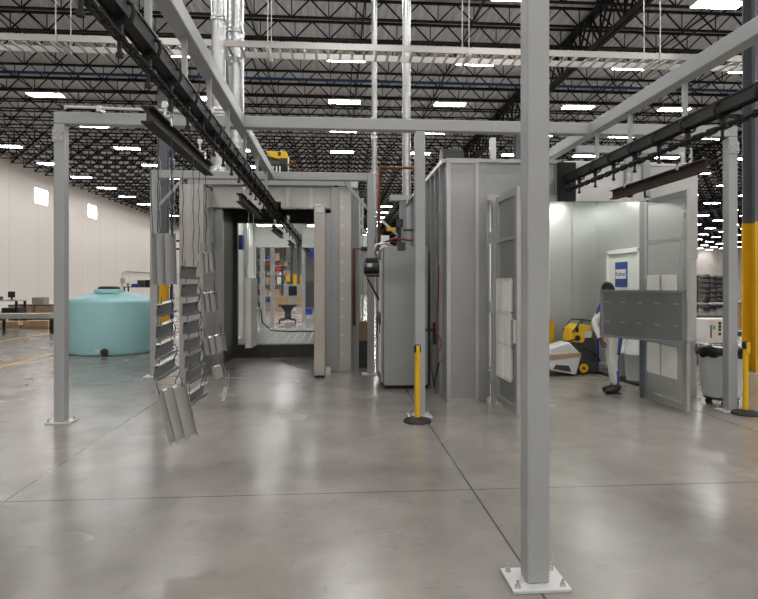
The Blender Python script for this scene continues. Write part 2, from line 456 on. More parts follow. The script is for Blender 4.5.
LX, RX = -1.21, 3.38
lb_ = thing('track_support_beam', 'grey square tube beam running above the chain track towards the oven', 'beam', (LX, 6, ZB0))
MB().bx(LX - .065, LX + .065, 1.6, YQ - .06, ZB0 - .001, ZB1 - .002).build('tube', 'paint', lb_, .012, 3)
rb_ = thing('track_support_beam', 'grey square tube beam running above the chain track towards the spray booth', 'beam', (RX, 5, ZB0))
MB().bx(RX - .065, RX + .065, 1.6, YP + 1.8, ZB0 - .001, ZB1 - .002).build('tube', 'paint', rb_, .012, 3)

def track(x, y0, y1, label, hy):
    r = thing('conveyor_track', label, 'conveyor track', (x, y0, 3.2))
    b = MB()
    b.bx(x - .043, x + .043, y0, y1, 3.215, 3.31); b.bx(x - .052, x + .052, y0, y1, 3.30, 3.314); b.bx(x - .05, x - .043, y0, y1, 3.20, 3.225); b.bx(x + .043, x + .05, y0, y1, 3.20, 3.225)
    b.build('rail', 'black', r)
    y = y0 + .25; tro = None; ch = MB(); yl = min(y1 - .1, 13)
    while y < y1 - .1:
        if tro is None:
            t = MB()
            for s_ in (-1, 1): t.tube([(x + s_ * .045, y, 3.285), (x + s_ * .072, y, 3.275), (x + s_ * .08, y, 3.235), (x + s_ * .062, y, 3.185), (x + s_ * .02, y, 3.165)], .013, 6)
            t.bx(x - .016, x + .016, y - .02, y + .02, 3.08, 3.22)
            t.cyl((x - .012, y, 3.17), (x + .012, y, 3.17), .03, 10)
            tro = t.build('trolley', 'black', r)
            p_ = MB(); p_.tube([(x, y, 3.07), (x, y, 3.0)], .013, 6); p_.cyl((x, y, 2.975), (x, y, 3.0), .022, 8); p_ = p_.build('pendant', 'black', tro); yt = y
        else:
            o = tro.copy(); COL.objects.link(o); o.location = (0, y - yt, 0)
            q = p_.copy(); COL.objects.link(q); q.parent = o
        y += .5 if y < yl else 1.0
    # forged links
    y = y0; k = 0; L_ = .135
    while y < min(y1, 12):
        pts = []
        hw = .026
        for j in range(10):
            a = 2 * PI * j / 10; u = math.cos(a) * hw; v = (L_ / 2 - hw + .012) * (1 if math.sin(a) >= 0 else -1) + math.sin(a) * hw
            pts.append((x + u, y + v, 3.085) if k % 2 else (x, y + v, 3.085 + u))
        ch.tube(pts, .0105, 5, closed=True); y += L_ * .74; k += 1
    if y < y1: ch.bx(x - .02, x + .02, y, y1, 3.06, 3.09)
    ch.build('chain', 'black', r)
    for yy in hy:
        h = MB(); h.bx(x - .02, x + .02, yy - .02, yy + .02, 3.31, ZB0); h.bx(x - .05, x + .05, yy - .04, yy + .04, 3.312, 3.325)
        h.build('hanger_post', 'paint', r)
    return r
track(LX, 1.6, 27, 'black overhead chain track running through the oven mouth and out the far end', [2.05, 2.95, 3.85, 4.75, 5.65, 6.6, 7.8, 9.0, 10.2])
track(RX, 1.6, 8.26, 'black overhead chain track ending in the slot above the spray booth doors', [2.25, 3.3, 4.35, 5.4, 6.45, 7.3])

# load bars
def load_bar(x, y0, y1, label, m, z=2.80):
    r = thing('load_bar', label, 'load bar', (x, (y0 + y1) / 2, z), 'load bars hung under the chain tracks')
    b = MB(); h = .055
    b.bx(x - .042, x + .042, y0, y1, z + h - .012, z + h); b.bx(x - .042, x + .042, y0, y1, z - h, z - h + .012); b.bx(x - .006, x + .006, y0, y1, z - h + .012, z + h - .012)
    b.build('beam', m, r)
    for yy in (y0 + .38, y1 - .38):
        hk = MB(); hk.bx(x - .05, x - .042, yy - .02, yy + .02, z + h - .03, z + h + .04); hk.bx(x + .042, x + .05, yy - .02, yy + .02, z + h - .03, z + h + .04); hk.bx(x - .05, x + .05, yy - .02, yy + .02, z + h + .028, z + h + .04)
        hk.tube([(x, yy, z + h + .035), (x, yy, z + h + .10)], .011, 6)
        hk.tube([(x + .018 * math.cos(a * PI / 4), yy, z + h + .12 + .024 * math.sin(a * PI / 4)) for a in range(8)], .008, 5, closed=True)
        hk.tube([(x, yy, z + h + .13), (x, yy, 3.0)], .009, 6); hk.bx(x - .016, x + .016, yy - .012, yy + .012, 2.955, 3.0)
        hk.build('hook', 'zinc', r)
    return r
load_bar(LX, 3.83, 5.65, 'black I-beam load bar holding the galvanised channels, nearest of the oven line', 'iron')
load_bar(LX, 7.40, 9.40, 'black I-beam load bar just outside the oven mouth, with a long panel under it', 'iron')
load_bar(LX, 11.25, 13.2, 'black I-beam load bar inside the oven mouth', 'iron')
load_bar(LX, 15.1, 17.1, 'small dark load bar deep inside the oven tunnel', 'iron')
load_bar(RX, 5.07, 6.87, 'rust-streaked brown I-beam load bar hanging before the spray booth', 'rust')

# ------------------------------------------------------------------ hung galvanised parts
def channel_mb(w, h, dep, t=.0035, ribs=1):
    """folded tray facing -Y, centred; local"""
    b = MB(); b.bx(-w / 2, w / 2, 0, t, -h / 2, h / 2)
    b.bx(-w / 2, w / 2, -dep, 0, h / 2 - t, h / 2); b.bx(-w / 2, w / 2, -dep, 0, -h / 2, -h / 2 + t)
    b.bx(-w / 2, w / 2, -dep, -dep + t, -h / 2, -h / 2 + .022)
    return b
def hung(px, py, pxw, pyh, d, tilt, yaw, label, ztop, mat_='galv', vert=False, dep=.06, roll=0):
    c = at(px, py, d); w = pxw / F * d; h = pyh / F * d
    r = thing('hanging_channel', label, 'metal channel', c, 'galvanised channels hung for coating')
    if vert:
        b = MB(); t = .004
        b.bx(-w / 2, w / 2, 0, t, -h / 2, h / 2)
        for x0 in (-w / 2, w / 2 - t): b.bx(x0, x0 + t, -dep, 0, -h / 2, h / 2)
        for x0 in (-w * .2, w * .14): b.bx(x0 - .016, x0 + .016, -.045, 0, -h / 2, h / 2)
    else: b = channel_mb(w, h, dep)
    o0 = ORG[r.name].copy(); ORG[r.name] = Vector((0, 0, 0))
    b.build('channel_body', mat_, r)
    for s in (-1, 1):
        q = Vector((s * w * .40, -.02, h / 2))
        MB().tube([q + Vector((0, .02, -.03)), q + Vector((0, 0, .005)), q + Vector((s * .006, 0, .5 * ztop)), q + Vector((s * .002, 0, ztop))], .0032, 5).build('hook_wire', 'char', r)
    r.rotation_euler = (tilt, roll, yaw)
    return r
# column nearest the camera (left strand)
D1 = 4.13
hung(163.5, 259, 23, 51, D1, .06, .35, 'large upright galvanised channel at the top of the leftmost hanging strand', .45, 'galvd', True, .07, -.03)
colA = [(164.5, 308, 14, 12), (164, 329, 14, 13), (164.5, 348, 16, 15), (165, 367, 19, 14)]
for i, (a, b_, w_, h_) in enumerate(colA):
    hung(a, b_, w_ / .42, h_ * 1.05, D1 + .02 * i, .12, 1.40, 'small folded channel, %s below the large upright one on the leftmost strand' % ordn(i), .05, 'galvd', roll=-.12, dep=.035)
hung(176.5, 413, 28, 56, 4.28, .12, .42, 'large ribbed galvanised channel hanging lowest, tilted above the floor', .07, 'galv', True, .075, -.24)
D2 = 4.68
colB = [272.5, 290, 308, 326, 343, 358.5, 373, 394]
for i, y_ in enumerate(colB):
    hung(188.5 + i * .9, y_, 38 if i < 7 else 48, 13, D2, .10, 1.40, 'small folded channel on the middle hanging strand, %s from the top' % ordn(i), .05, 'galvd', roll=-.01 - .012 * i, dep=.035)
D3 = 5.3
for i, (a, y_, w_, h_) in enumerate(((207, 262, 12, 18), (208.5, 302, 14, 18), (214, 344, 17, 16), (217.5, 371, 9, 11))):
    hung(a, y_, w_ * 1.15, h_ * 1.1, D3, .10, .6, 'galvanised channel on the hanging strand closest to the oven mouth, %s from the top' % ordn(i), .09, 'galv', True, .06, -.1 - .05 * i)
def plate_thing(px, py, w, h, d, label, roll):
    c = at(px, py, d); b = MB(); b.bx(c.x - w / 2, c.x + w / 2, c.y, c.y + .004, c.z - h / 2, c.z + h / 2)
    b.tube([(c.x, c.y, c.z + h / 2 - .01), (c.x - .03, c.y, c.z + h / 2 + .13)], .003, 5)
    b.tube([(c.x + .02, c.y, c.z + h / 2 - .01), (c.x - .0, c.y, c.z + h / 2 + .13)], .003, 5)
    o = b.build('hanging_strip', 'galvb', None, org=c); o.rotation_euler = (0, roll, .2)
    return tag(o, label, 'metal strip', 'galvanised channels hung for coating')
plate_thing(224.5, 394, .035, .13, 5.3, 'short bright metal strip dangling lowest on the strand beside the oven', .2)
# strand wires up to the load bar
def strand(px, pxs, py0, py1, d, label):
    r = thing('wire_strand', label, 'hanging wire', at(px, py1, d), 'wire strands on the first load bar')
    for k, q in enumerate(pxs):
        b = MB(); pts = []; n = 13; p0 = at(q, py0, d); p0.z = 2.76; p1 = at(q, py1, d)
        for i in range(n):
            t = i / (n - 1); p = p0.lerp(p1, t); p.x += .005 * math.sin(t * 19 + k * 2) * (1 if 0 < i < n - 1 else 0); pts.append(p)
        b.tube(pts, .0035, 5)
        b.build('wire', 'char', r)
        for zz in (.35, .6, .85):
            p = p0.lerp(p1, zz); l = MB(); l.tube([p + Vector((.02 * math.cos(a), 0, .10 * math.sin(a))) for a in [j * PI / 5 for j in range(10)]], .003, 5, closed=True); l.build('loop', 'galvd', r)
strand(166, (158, 172), 150, 234, D1, 'pair of thin wires holding the leftmost strand of channels')
strand(188, (183, 193.5), 160, 266, D2, 'pair of looped wires holding the middle strand of small channels')
strand(205, (199, 206), 165, 254, D3, 'pair of looped wires holding the strand of channels closest to the oven')
# side wires of the ladders
for (pa, ya, pb, yb, d, lb) in ((171, 300, 178, 384, D1, 'bent wire joining the left strand channels down to the large low one'), (198, 285, 203, 388, D2, 'bent wire joining the small channels of the middle strand')):
    b = MB(); p0 = at(pa, ya, d); p1 = at(pb, yb, d); pts = []
    for i in range(22):
        t = i / 21; p = p0.lerp(p1, t); p.x += .018 * math.sin(t * 24); pts.append(p)
    b.tube(pts, .0035, 5); tag(b.build('tie_wire', 'char'), lb, 'hanging wire')
# long panel under the second bar
r = thing('metal_sheet', 'long narrow galvanised panel hung on wires in front of the oven threshold', 'metal sheet', at(251, 313, 8.3))
c = at(251, 313, 8.3)
b = MB(); b.bx(c.x - .075, c.x + .0, c.y, c.y + .01, c.z - .5, c.z + .5); b.bx(c.x - .075, c.x - .069, c.y - .05, c.y, c.z - .5, c.z + .5)
b.prism([(c.x, c.y, c.z - .5), (c.x + .075, c.y + .06, c.z - .46), (c.x + .075, c.y + .06, c.z + .5), (c.x, c.y, c.z + .5)], 0, (.004, -.004, 0))
b.build('panel', 'galv', r)
for s in (-.055, .055):
    l = MB(); l.tube([(c.x + s, c.y + .02, c.z + .48), (c.x + s - .01, c.y, c.z + .62), (c.x + s * .8, c.y, c.z + .74), (c.x + s * .6, c.y, 2.75)], .004, 5); l.build('hook_wire', 'galvd', r)

# ================================================================== CURING OVEN
OV = thing('curing_oven', 'big stainless walk-through curing oven with a dark mouth and open thick door', 'oven', (-1.2, 12, 0))
# left pier, right pier, header
b = MB(); b.bx(-2.86, -2.43, 10.85, 12.0, 0, 3.55); b.build('left_pier', 'stain', OV, .006, 1)
b = MB(); b.bx(-2.43, -2.27, 11.85, 12.0, 0, 3.3); b.build('left_jamb', 'galvd', OV, .004, 1)
b = MB(); b.bx(-.10, .06, 11.42, 12.0, 0, 3.62); b.build('right_jamb', 'galvd', OV, .004, 1)
pr = MB(); pr.bx(.06, .30, 11.46, 12.0, 0, 3.62); pr = pr.build('right_pier', 'stain', OV, .004, 1)
b = MB()
for i in range(9): b.cyl((.12, 11.46, .35 + .36 * i), (.12, 11.452, .35 + .36 * i), .035, 12)
b.build('weld_marks', 'galvb', pr)
b = MB(); b.bx(.30, .46, 11.7, 12, 0, 3.6); b.build('right_return', 'cab', OV)
hd = MB(); hd.bx(-2.43, LX - .11, 11.70, 11.9, 3.24, 3.68); hd.bx(LX + .11, -.10, 11.70, 11.9, 3.24, 3.68); hd.bx(LX - .11, LX + .11, 11.70, 11.9, 3.36, 3.68)
hd = hd.build('header', 'stain', OV, .004, 1)
b = MB()
for x in (-1.62, -.96, -.5): b.bx(x - .03, x + .03, 11.694, 11.70, 3.26, 3.66)
b.build('header_seams', 'galvb', hd)
MB().bx(-2.9, .3, 11.60, 11.75, 3.68, 3.78).build('top_angle', 'paint', OV)
# vestibule, its shade put into the dark steel colour
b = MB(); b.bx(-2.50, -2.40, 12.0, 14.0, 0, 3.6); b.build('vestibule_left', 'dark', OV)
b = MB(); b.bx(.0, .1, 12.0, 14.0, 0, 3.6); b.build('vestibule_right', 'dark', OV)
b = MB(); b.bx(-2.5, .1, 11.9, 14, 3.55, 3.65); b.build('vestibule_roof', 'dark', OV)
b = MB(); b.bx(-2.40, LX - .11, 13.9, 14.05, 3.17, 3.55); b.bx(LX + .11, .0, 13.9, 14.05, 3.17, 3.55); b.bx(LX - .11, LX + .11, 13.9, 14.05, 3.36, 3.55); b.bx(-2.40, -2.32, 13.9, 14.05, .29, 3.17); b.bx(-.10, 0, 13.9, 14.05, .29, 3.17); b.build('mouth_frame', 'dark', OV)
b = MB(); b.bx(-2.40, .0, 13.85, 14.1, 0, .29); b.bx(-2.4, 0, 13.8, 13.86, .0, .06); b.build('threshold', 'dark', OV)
MB().bx(-2.66, -2.46, 12.02, 12.9, .35, 1.35).build('side_box', 'galvd', OV)
# tunnel
fl = MB(); fl.bx(-2.6, .2, 14.1, 19.2, .12, .28); fl = fl.build('tunnel_floor', 'galvb', OV)
b = MB()
for i in range(36): b.bx(-2.5, .1, 14.2 + i * .138, 14.24 + i * .138, .28, .30)
for i in range(14): b.bx(-2.5 + i * .2, -2.47 + i * .2, 14.2, 19.1, .281, .298)
b.build('floor_grating', 'galvb', fl)
MB().bx(-2.7, -2.6, 14.05, 19.2, 0, 3.7).build('tunnel_wall', 'white', OV)
MB().bx(.2, .3, 14.05, 19.2, 0, 3.7).build('tunnel_wall', 'white', OV)
MB().bx(-2.7, .3, 14.05, 19.2, 3.6, 3.7).build('tunnel_roof', 'white', OV)
b = MB(); b.bx(-2.6, LX - .11, 19.0, 19.2, 2.93, 3.6); b.bx(LX + .11, .2, 19.0, 19.2, 2.93, 3.6); b.bx(LX - .11, LX + .11, 19.05, 19.2, 3.36, 3.6); b.build('exit_header', 'white', OV)
MB().bx(-2.6, -2.5, 16.6, 16.8, .3, 3.5).build('tunnel_post', 'galvb', OV)
for x, y in ((-1.95, 15.4), (-.45, 15.4), (-1.95, 17.6), (-.45, 17.6)):
    lf = MB(); lf.bx(x - .42, x + .42, y - .1, y + .1, 3.5, 3.6); lf = lf.build('tunnel_light', 'white', OV)
    MB().bx(x - .40, x + .40, y - .08, y + .08, 3.47, 3.5).build('lens', 'blamp', lf)
# right door, opened towards the camera
dr = MB(); dr.bx(-.40, -.20, 10.62, 11.42, .05, 3.17); dr = dr.build('thick_door', 'stain', OV, .006, 1)
MB().bx(-.38, -.22, 10.64, 11.42, .0, .05).build('door_sweep', 'rubber', dr)
MB().bx(-.37, -.23, 10.59, 10.62, 3.02, 3.12).build('latch_bracket', 'galvb', dr)
MB().bx(-.2, -.1, 11.36, 11.42, .1, 3.1).build('hinge_strip', 'galvd', dr)
# roof plenum
b = MB(); b.bx(-2.55, .45, 11.9, 14.1, 3.70, 4.0); b.build('roof_plenum', 'plate', OV, .006, 1)
b = MB(); b.bx(-2.9, .45, 14.1, 19.2, 3.7, 3.95); b.build('roof_plenum', 'plate', OV, .006, 1)
MB().bx(-2.9, .4, 11.5, 11.56, 3.86, 3.92).build('conduit_rail', 'plate', OV)
b = MB(); b.cyl((.0, 11.6, 3.3), (.0, 11.6, 3.68), .04, 10); b.build('damper_rod', 'black', OV)

# blower on top of the oven
bl = thing('blower', 'black and yellow motor blower sitting on the oven roof', 'blower', (-1.31, 12.4, 4.0))
o_ = ORG[bl.name]; x0, y0, z0 = o_
MB().bx(x0 - .28, x0 + .28, y0 - .2, y0 + .2, z0, z0 + .05).build('base_frame', 'zinc', bl)
b = MB()
for i in range(6): b.bx(x0 - .22 + i * .07, x0 - .19 + i * .07, y0 - .22, y0 - .18, z0 + .05, z0 + .17)
b.build('mounting_fins', 'zinc', bl)
b = MB(); b.cyl((x0 - .30, y0, z0 + .24), (x0 + .12, y0, z0 + .24), .14, 18); b.cyl((x0 - .36, y0, z0 + .24), (x0 - .30, y0, z0 + .24), .10, 14); b.build('motor', 'char', bl)
b = MB(); b.cyl((x0 + .13, y0, z0 + .24), (x0 + .30, y0, z0 + .24), .19, 20); b.build('fan_housing', 'plast', bl)
b = MB(); b.prism([(x0 - .16, y0 - .15, z0 + .50), (x0 + .27, y0 - .15, z0 + .50), (x0 + .31, y0 - .15, z0 + .42), (x0 + .31, y0 - .15, z0 + .28), (x0 + .10, y0 - .15, z0 + .34), (x0 - .06, y0 - .15, z0 + .38)], 0, (0, .3, 0)); b = b.build('guard_cover', 'yellow', bl, .02, 2)
MB().bx(x0 + .10, x0 + .16, y0 - .156, y0 - .15, z0 + .40, z0 + .48).build('cover_label', 'plast', b)
b = MB(); b.tube([(x0 + .3, y0 - .2, z0 + .2), (x0 + .45, y0 - .2, z0 + .27), (x0 + .5, y0 - .2, z0 + .15), (x0 + .62, y0 - .2, z0)], .015, 6); b.build('cable', 'copper', bl)
# blue round reel inside the tunnel
b = MB(); b.cyl((-2.50, 14.9, 2.78), (-2.34, 14.9, 2.78), .19, 24); b.cyl((-2.6, 14.9, 2.78), (-2.5, 14.9, 2.78), .05, 12)
tag(b.build('hose_reel', 'blue'), 'round blue reel fixed to the oven tunnel wall', 'reel')

# ducts above the oven and cabinet
def duct(x, y, r, z0, z1, label, m='duct'):
    t = thing('ventilation_duct', label, 'duct', (x, y, z0))
    b = MB(); pr = []; z = z0
    while z < z1: pr += [(r, z), (r, z + .10), (r + .0018, z + .107), (r + .0018, z + .118), (r, z + .125)]; z += .13
    pr.append((r, z1)); b.lathe([(a, c) for a, c in pr], (x, y, 0), 28); b.build('spiral_pipe', m, t)
    for zz in (z0 + 1.25, z0 + 3.1): MB().lathe([(r + .005, zz), (r + .014, zz + .005), (r + .014, zz + .07), (r + .005, zz + .075)], (x, y, 0), 28).build('joint_collar', m, t)
    MB().lathe([(r + .10, z0), (r + .10, z0 + .03), (r + .01, z0 + .03), (r + .005, z0 + .12)], (x, y, 0), 28).build('base_flange', m, t)
    return t
duct(-2.41, 12.15, .145, 4.0, 10.42, 'slimmer of the two bright metal ducts rising from the oven roof')
duct(-2.18, 12.75, .195, 4.0, 10.42, 'thicker of the two bright metal ducts rising from the oven roof')

# ================================================================== PUMP CABINET beside the oven
CB = thing('equipment_cabinet', 'tall grey enamel cabinet behind the yellow post in the middle', 'cabinet', (1.1, 10, 0))
b = MB(); b.bx(.78, 1.50, 9.42, 10.7, .06, 2.33); cbod = b.build('body', 'cab', CB, .006, 1)
b = MB()
for x in (.83, 1.17, 1.45):
    for i in range(16): b.cyl((x, 9.42, .2 + .137 * i), (x, 9.414, .2 + .137 * i), .007, 6)
b.build('rivets', 'zinc', cbod)
MB().bx(.80, 1.48, 9.46, 10.66, 0, .06).build('plinth', 'black', CB)
b = MB(); b.bx(.735, .775, 9.50, 10.02, .1, 2.25); d1 = b.build('side_door', 'galvd', CB); MB().bx(.71, .735, 9.56, 9.6, .9, 1.15).build('handle', 'plast', d1)
b = MB(); b.bx(.735, .775, 10.06, 10.62, .1, 2.25); d2 = b.build('side_door', 'galvd', CB); MB().bx(.71, .735, 10.1, 10.14, .9, 1.15).build('handle', 'plast', d2)
b = MB(); b.bx(.725, .735, 9.53, 9.99, 1.25, 2.1); b.build('filter_strip', 'filt', d1)
b = MB(); b.bx(.725, .735, 9.53, 9.99, .25, 1.05); b.build('filter_strip', 'filt', d1)
b = MB(); b.cyl((.73, 9.75, 2.0), (.50, 9.75, 2.0), .115, 18); b.cyl((.50, 9.75, 2.0), (.47, 9.75, 2.0), .125, 18); b.bx(.5, .7, 9.66, 9.84, 2.1, 2.15); mo = b.build('motor', 'plast', CB)
MB().bx(.52, .60, 9.63, 9.64, 2.0, 2.06).build('name_plate', 'zinc', mo)
b = MB(); b.bar((.74, 9.75, 1.42), (.52, 9.75, 1.82), .03); b.bx(.5, .75, 9.62, 9.88, 1.84, 1.875); b.build('motor_bracket', 'black', CB)
b = MB(); b.tube([(.66, 9.72, 2.1), (.62, 9.7, 2.25), (.68, 9.7, 2.38), (.82, 9.7, 2.4), (.95, 9.8, 2.36)], .022, 8); b.build('conduit', 'galvb', CB)
b = MB(); b.bx(1.0, 1.13, 9.41, 9.5, 2.26, 2.4); b.build('lifting_lug', 'char', CB)
b = MB(); b.tube([(.80, 9.9, 2.42), (1.0, 9.85, 2.5), (1.25, 9.8, 2.46), (1.45, 9.8, 2.5)], .02, 8); b.build('red_hose', 'hose', CB)
b = MB(); b.cyl((1.08, 9.86, 2.33), (1.08, 9.86, 2.7), .03, 10); b.cyl((1.08, 9.82, 2.68), (1.08, 9.82, 2.82), .06, 12); b.cyl((1.14, 9.86, 2.64), (1.45, 9.86, 2.64), .02, 8); b.build('valve', 'char', CB)
b = MB(); b.bx(.86, 1.02, 9.84, 9.88, 2.62, 2.68); b.build('brass_fitting', 'yellowp', CB)
# copper gas pipe
g = thing('copper_pipe', 'long copper pipe dropping behind the cabinet and bending to the booth', 'pipe', (.70, 11.6, 0))
b = MB(); b.tube([(.86, 11.6, 2.45), (.86, 11.6, 4.06), (1.60, 11.6, 4.06)], .035, 10); b.build('upper_run', 'copper', g)
b = MB(); b.tube([(.86, 11.6, 2.5), (.86, 11.6, 2.42), (.36, 11.6, 2.42), (.36, 11.6, .9)], .03, 10); b.build('lower_run', 'copper', g)
MB().bx(.5, .7, 11.55, 11.65, 2.38, 2.46).build('pipe_clamp', 'plast', g)
b = MB(); b.bx(.28, .66, 11.98, 12.2, .55, .95); tag(b.build('control_box', 'wood'), 'small tan control box standing low between oven and cabinet', 'control box')
b = MB(); b.bx(.26, .7, 11.9, 12.3, .0, .55); tag(b.build('pump_base', 'char'), 'dark pump base under the tan control box', 'pump')
# floor stand column behind the cabinet
b = MB(); b.bx(1.36, 1.50, 12.3, 12.44, 0, 3.5); b.bx(1.15, 1.52, 12.26, 12.5, 3.5, 3.62); tag(b.build('support_post', 'paint'), 'short grey support post behind the cabinet and the booth side', 'post')
# tall ducts in the middle
duct(.90, 13.6, .065, 2.0, 10.42, 'thin pale duct rising behind the narrow portal frame')
duct(1.66, 13.6, .10, 2.4, 10.42, 'slender bright duct rising behind the middle post')
for x0, z0, x1, z1, lb in ((.32, 2.9, .62, 3.25, 'upper diagonal steel strut between oven and cabinet'), (.32, 3.3, .75, 2.75, 'lower diagonal steel strut between oven and cabinet'), (.95, 3.2, 1.5, 2.7, 'diagonal steel strut behind the cabinet top')):
    tag(MB().bar((x0, 12.9, z0), (x1, 12.9, z1), .05).build('diagonal_strut', 'galvb'), lb, 'strut')
tag(MB().bx(.46, .54, 12.7, 12.78, 0, 3.6).bx(.56, .60, 12.7, 12.74, 0, 3.6).build('lattice_post', 'galvb'), 'bright twin-rail post behind the gap between oven and cabinet', 'post')
tag(MB().bx(.4, 1.5, 16.3, 16.6, 2.7, 3.1).bx(.45, .57, 16.4, 16.5, 0, 2.7).bx(1.2, 1.3, 16.4, 16.5, 0, 2.7).build('air_handler', 'white'), 'pale equipment housing far behind the cabinet', 'equipment')

# ================================================================== SPRAY BOOTH
BX0, BX1, BY0, BY1, BZ = 1.60, 5.52, 8.30, 12.0, 3.54
SB = thing('spray_booth', 'large galvanised spray booth with both tall doors swung open', 'spray booth', (3.5, 10, 0))
# front left pier: framed flat panel
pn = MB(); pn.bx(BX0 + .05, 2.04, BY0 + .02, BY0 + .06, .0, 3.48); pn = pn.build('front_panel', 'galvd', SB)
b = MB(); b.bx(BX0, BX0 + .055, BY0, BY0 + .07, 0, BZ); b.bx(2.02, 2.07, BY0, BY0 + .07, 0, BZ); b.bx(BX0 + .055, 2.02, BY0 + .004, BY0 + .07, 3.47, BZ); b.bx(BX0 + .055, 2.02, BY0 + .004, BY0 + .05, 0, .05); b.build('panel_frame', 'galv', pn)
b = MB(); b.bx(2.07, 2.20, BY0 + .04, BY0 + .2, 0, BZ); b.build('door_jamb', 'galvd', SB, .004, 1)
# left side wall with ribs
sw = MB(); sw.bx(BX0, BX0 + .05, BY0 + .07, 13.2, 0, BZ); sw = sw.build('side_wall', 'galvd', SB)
for i in range(9):
    y = BY0 + .30 + i * .42
    MB().bx(BX0 - .055, BX0, y, y + .045, 0, BZ - .02).build('rib', 'galvd', sw)
MB().bx(BX0 - .06, BX0, BY0 + .07, 13.2, BZ - .06, BZ).build('top_angle', 'galv', sw)
b = MB(); b.bx(BX0 - .10, BX0 - .05, 8.9, 8.98, .78, 1.12); b.bx(BX0 - .22, BX0 - .1, 8.92, 8.96, .98, 1.02); b.build('valve', 'plast', SB)
b = MB(); b.tube([(BX0 - .08, 8.5, 2.0), (BX0 - .07, 8.6, 1.5), (BX0 - .08, 8.75, 1.05), (BX0 - .08, 8.6, .95), (BX0 - .09, 8.45, 1.0)], .011, 8); b.build('red_hose', 'hose', SB)
b = MB(); b.tube([(BX0 - .09, 8.45, .98), (BX0 - .06, 8.4, .85), (BX0 - .10, 8.5, .62), (BX0 - .06, 8.36, .6)], .010, 8); b.build('red_hose', 'hose', SB)
b = MB(); b.tube([(BX0 - .08, 9.3, .85), (BX0 - .1, 9.1, .4), (BX0 - .08, 8.9, .12), (BX0 - .1, 8.7, .3), (BX0 - .06, 8.6, .55)], .012, 6); b.build('black_cable', 'plast', SB)
# header over door opening
b = MB(); b.bx(2.20, 3.25, BY0 + .06, BY0 + .12, 3.0, BZ); hdr = b.build('header_panel', 'galvd', SB)
MB().bx(RX + .13, 4.62, BY0 + .10, BY0 + .14, 3.0, BZ - .05).build('header_panel', 'white', SB)
b = MB(); b.bx(2.07, 3.3, BY0 + .02, BY0 + .06, BZ - .05, BZ); b.bx(2.20, 5.0, BY0 + .02, BY0 + .06, 2.94, 3.02); b.build('header_trim', 'galv', hdr)
b = MB(); b.bx(RX - .13, RX + .13, BY0 - .03, BY0 + .05, 2.93, 3.50); b.build('brush_slot', 'black', SB)
b = MB(); b.bx(RX + .13, RX + .18, BY0 - .02, BY0 + .06, 2.93, 3.2); b.build('slot_edge', 'galvb', SB)
# enclosure
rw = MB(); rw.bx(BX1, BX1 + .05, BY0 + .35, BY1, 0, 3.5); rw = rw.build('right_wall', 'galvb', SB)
b = MB()
for y in (9.35, 9.95): b.bx(BX1 - .03, BX1, y, y + .03, .1, 3.45)
b.build('wall_seams', 'galvb', rw)
bw = MB(); bw.bx(4.50, BX1, BY1 - .05, BY1, 0, 3.5); bw = bw.build('back_wall', 'galvb', SB)
MB().bx(4.98, 5.0, BY1 - .07, BY1 - .05, 0, 3.5).build('back_seam', 'galv', bw)
MB().bx(BX0 + .05, 4.5, BY1 - .05, BY1, 0, 3.5).build('filter_bank_frame', 'white', SB)
b = MB(); b.bx(4.18, 4.32, BY1 - .09, BY1 - .05, .5, 2.45); b.build('bank_upright', 'char', SB)
for i in range(3): MB().bx(4.0, 4.16, BY1 - .10, BY1 - .05, .55 + i * .42, .92 + i * .42).build('filter_pad', 'filt', SB)
MB().bx(BX0 + .05, BX1, BY0 + .14, BY1, 3.5, 3.54).build('ceiling_panel', 'galvb', SB)
for x, y in ((4.9, 10.9), (4.9, 9.5), (2.8, 10.9), (2.8, 9.5)):
    lf = MB(); lf.bx(x - .15, x + .15, y - .55, y + .55, 3.44, 3.5); lf = lf.build('booth_light', 'white', SB)
    MB().bx(x - .12, x + .12, y - .52, y + .52, 3.42, 3.44).build('lens', 'blamp', lf)
# man door on right wall, pale, with sign
md = MB(); md.bx(BX1 - .05, BX1, 10.12, 11.28, .15, 2.30); md = md.build('man_door', 'door', SB, .004, 1)
b = MB()
for y0, y1, z0, z1 in ((10.05, 10.12, .1, 2.38), (11.28, 11.35, .1, 2.38), (10.05, 11.35, 2.30, 2.38)): b.bx(BX1 - .09, BX1 - .0, y0, y1, z0, z1)
b.build('door_frame', 'white', md, .004, 1)
sg = MB(); sg.bx(BX1 - .062, BX1 - .05, 10.54, 11.0, 1.66, 2.14); sg = sg.build('door_sign', 'signb', md)
MB().bx(BX1 - .068, BX1 - .062, 10.57, 10.97, 1.82, 2.0).build('sign_band', 'white', sg)
def text(body, size, loc, rot, m, parent, name='lettering'):
    c = bpy.data.curves.new(name, 'FONT'); c.body = body; c.size = size; c.align_x = 'CENTER'; c.align_y = 'CENTER'; c.extrude = .002
    c.materials.append(M[m]); o = bpy.data.objects.new(name, c); COL.objects.link(o); o.parent = parent
    dg = bpy.context.evaluated_depsgraph_get(); me = bpy.data.meshes.new_from_object(o.evaluated_get(dg)); bpy.data.objects.remove(o)
    o = bpy.data.objects.new(name, me); COL.objects.link(o); o.parent = parent
    o.location = Vector(loc) - ORG[parent.name]; o.rotation_euler = rot; return o
# (lettering is one flat layer: part of the sign's own curve)
tx = bpy.data.curves.new('sign_lettering', 'FONT')
# rail and low wall at the base of right wall
b = MB(); b.bx(BX1 - .12, BX1, BY0 + .5, BY1 - .2, 0, .10); b.build('floor_rail', 'galv', SB)
MB().bx(BX1 - .5, BX1 - .12, 9.4, 11.2, 0, .05).build('drip_tray', 'plast', SB)
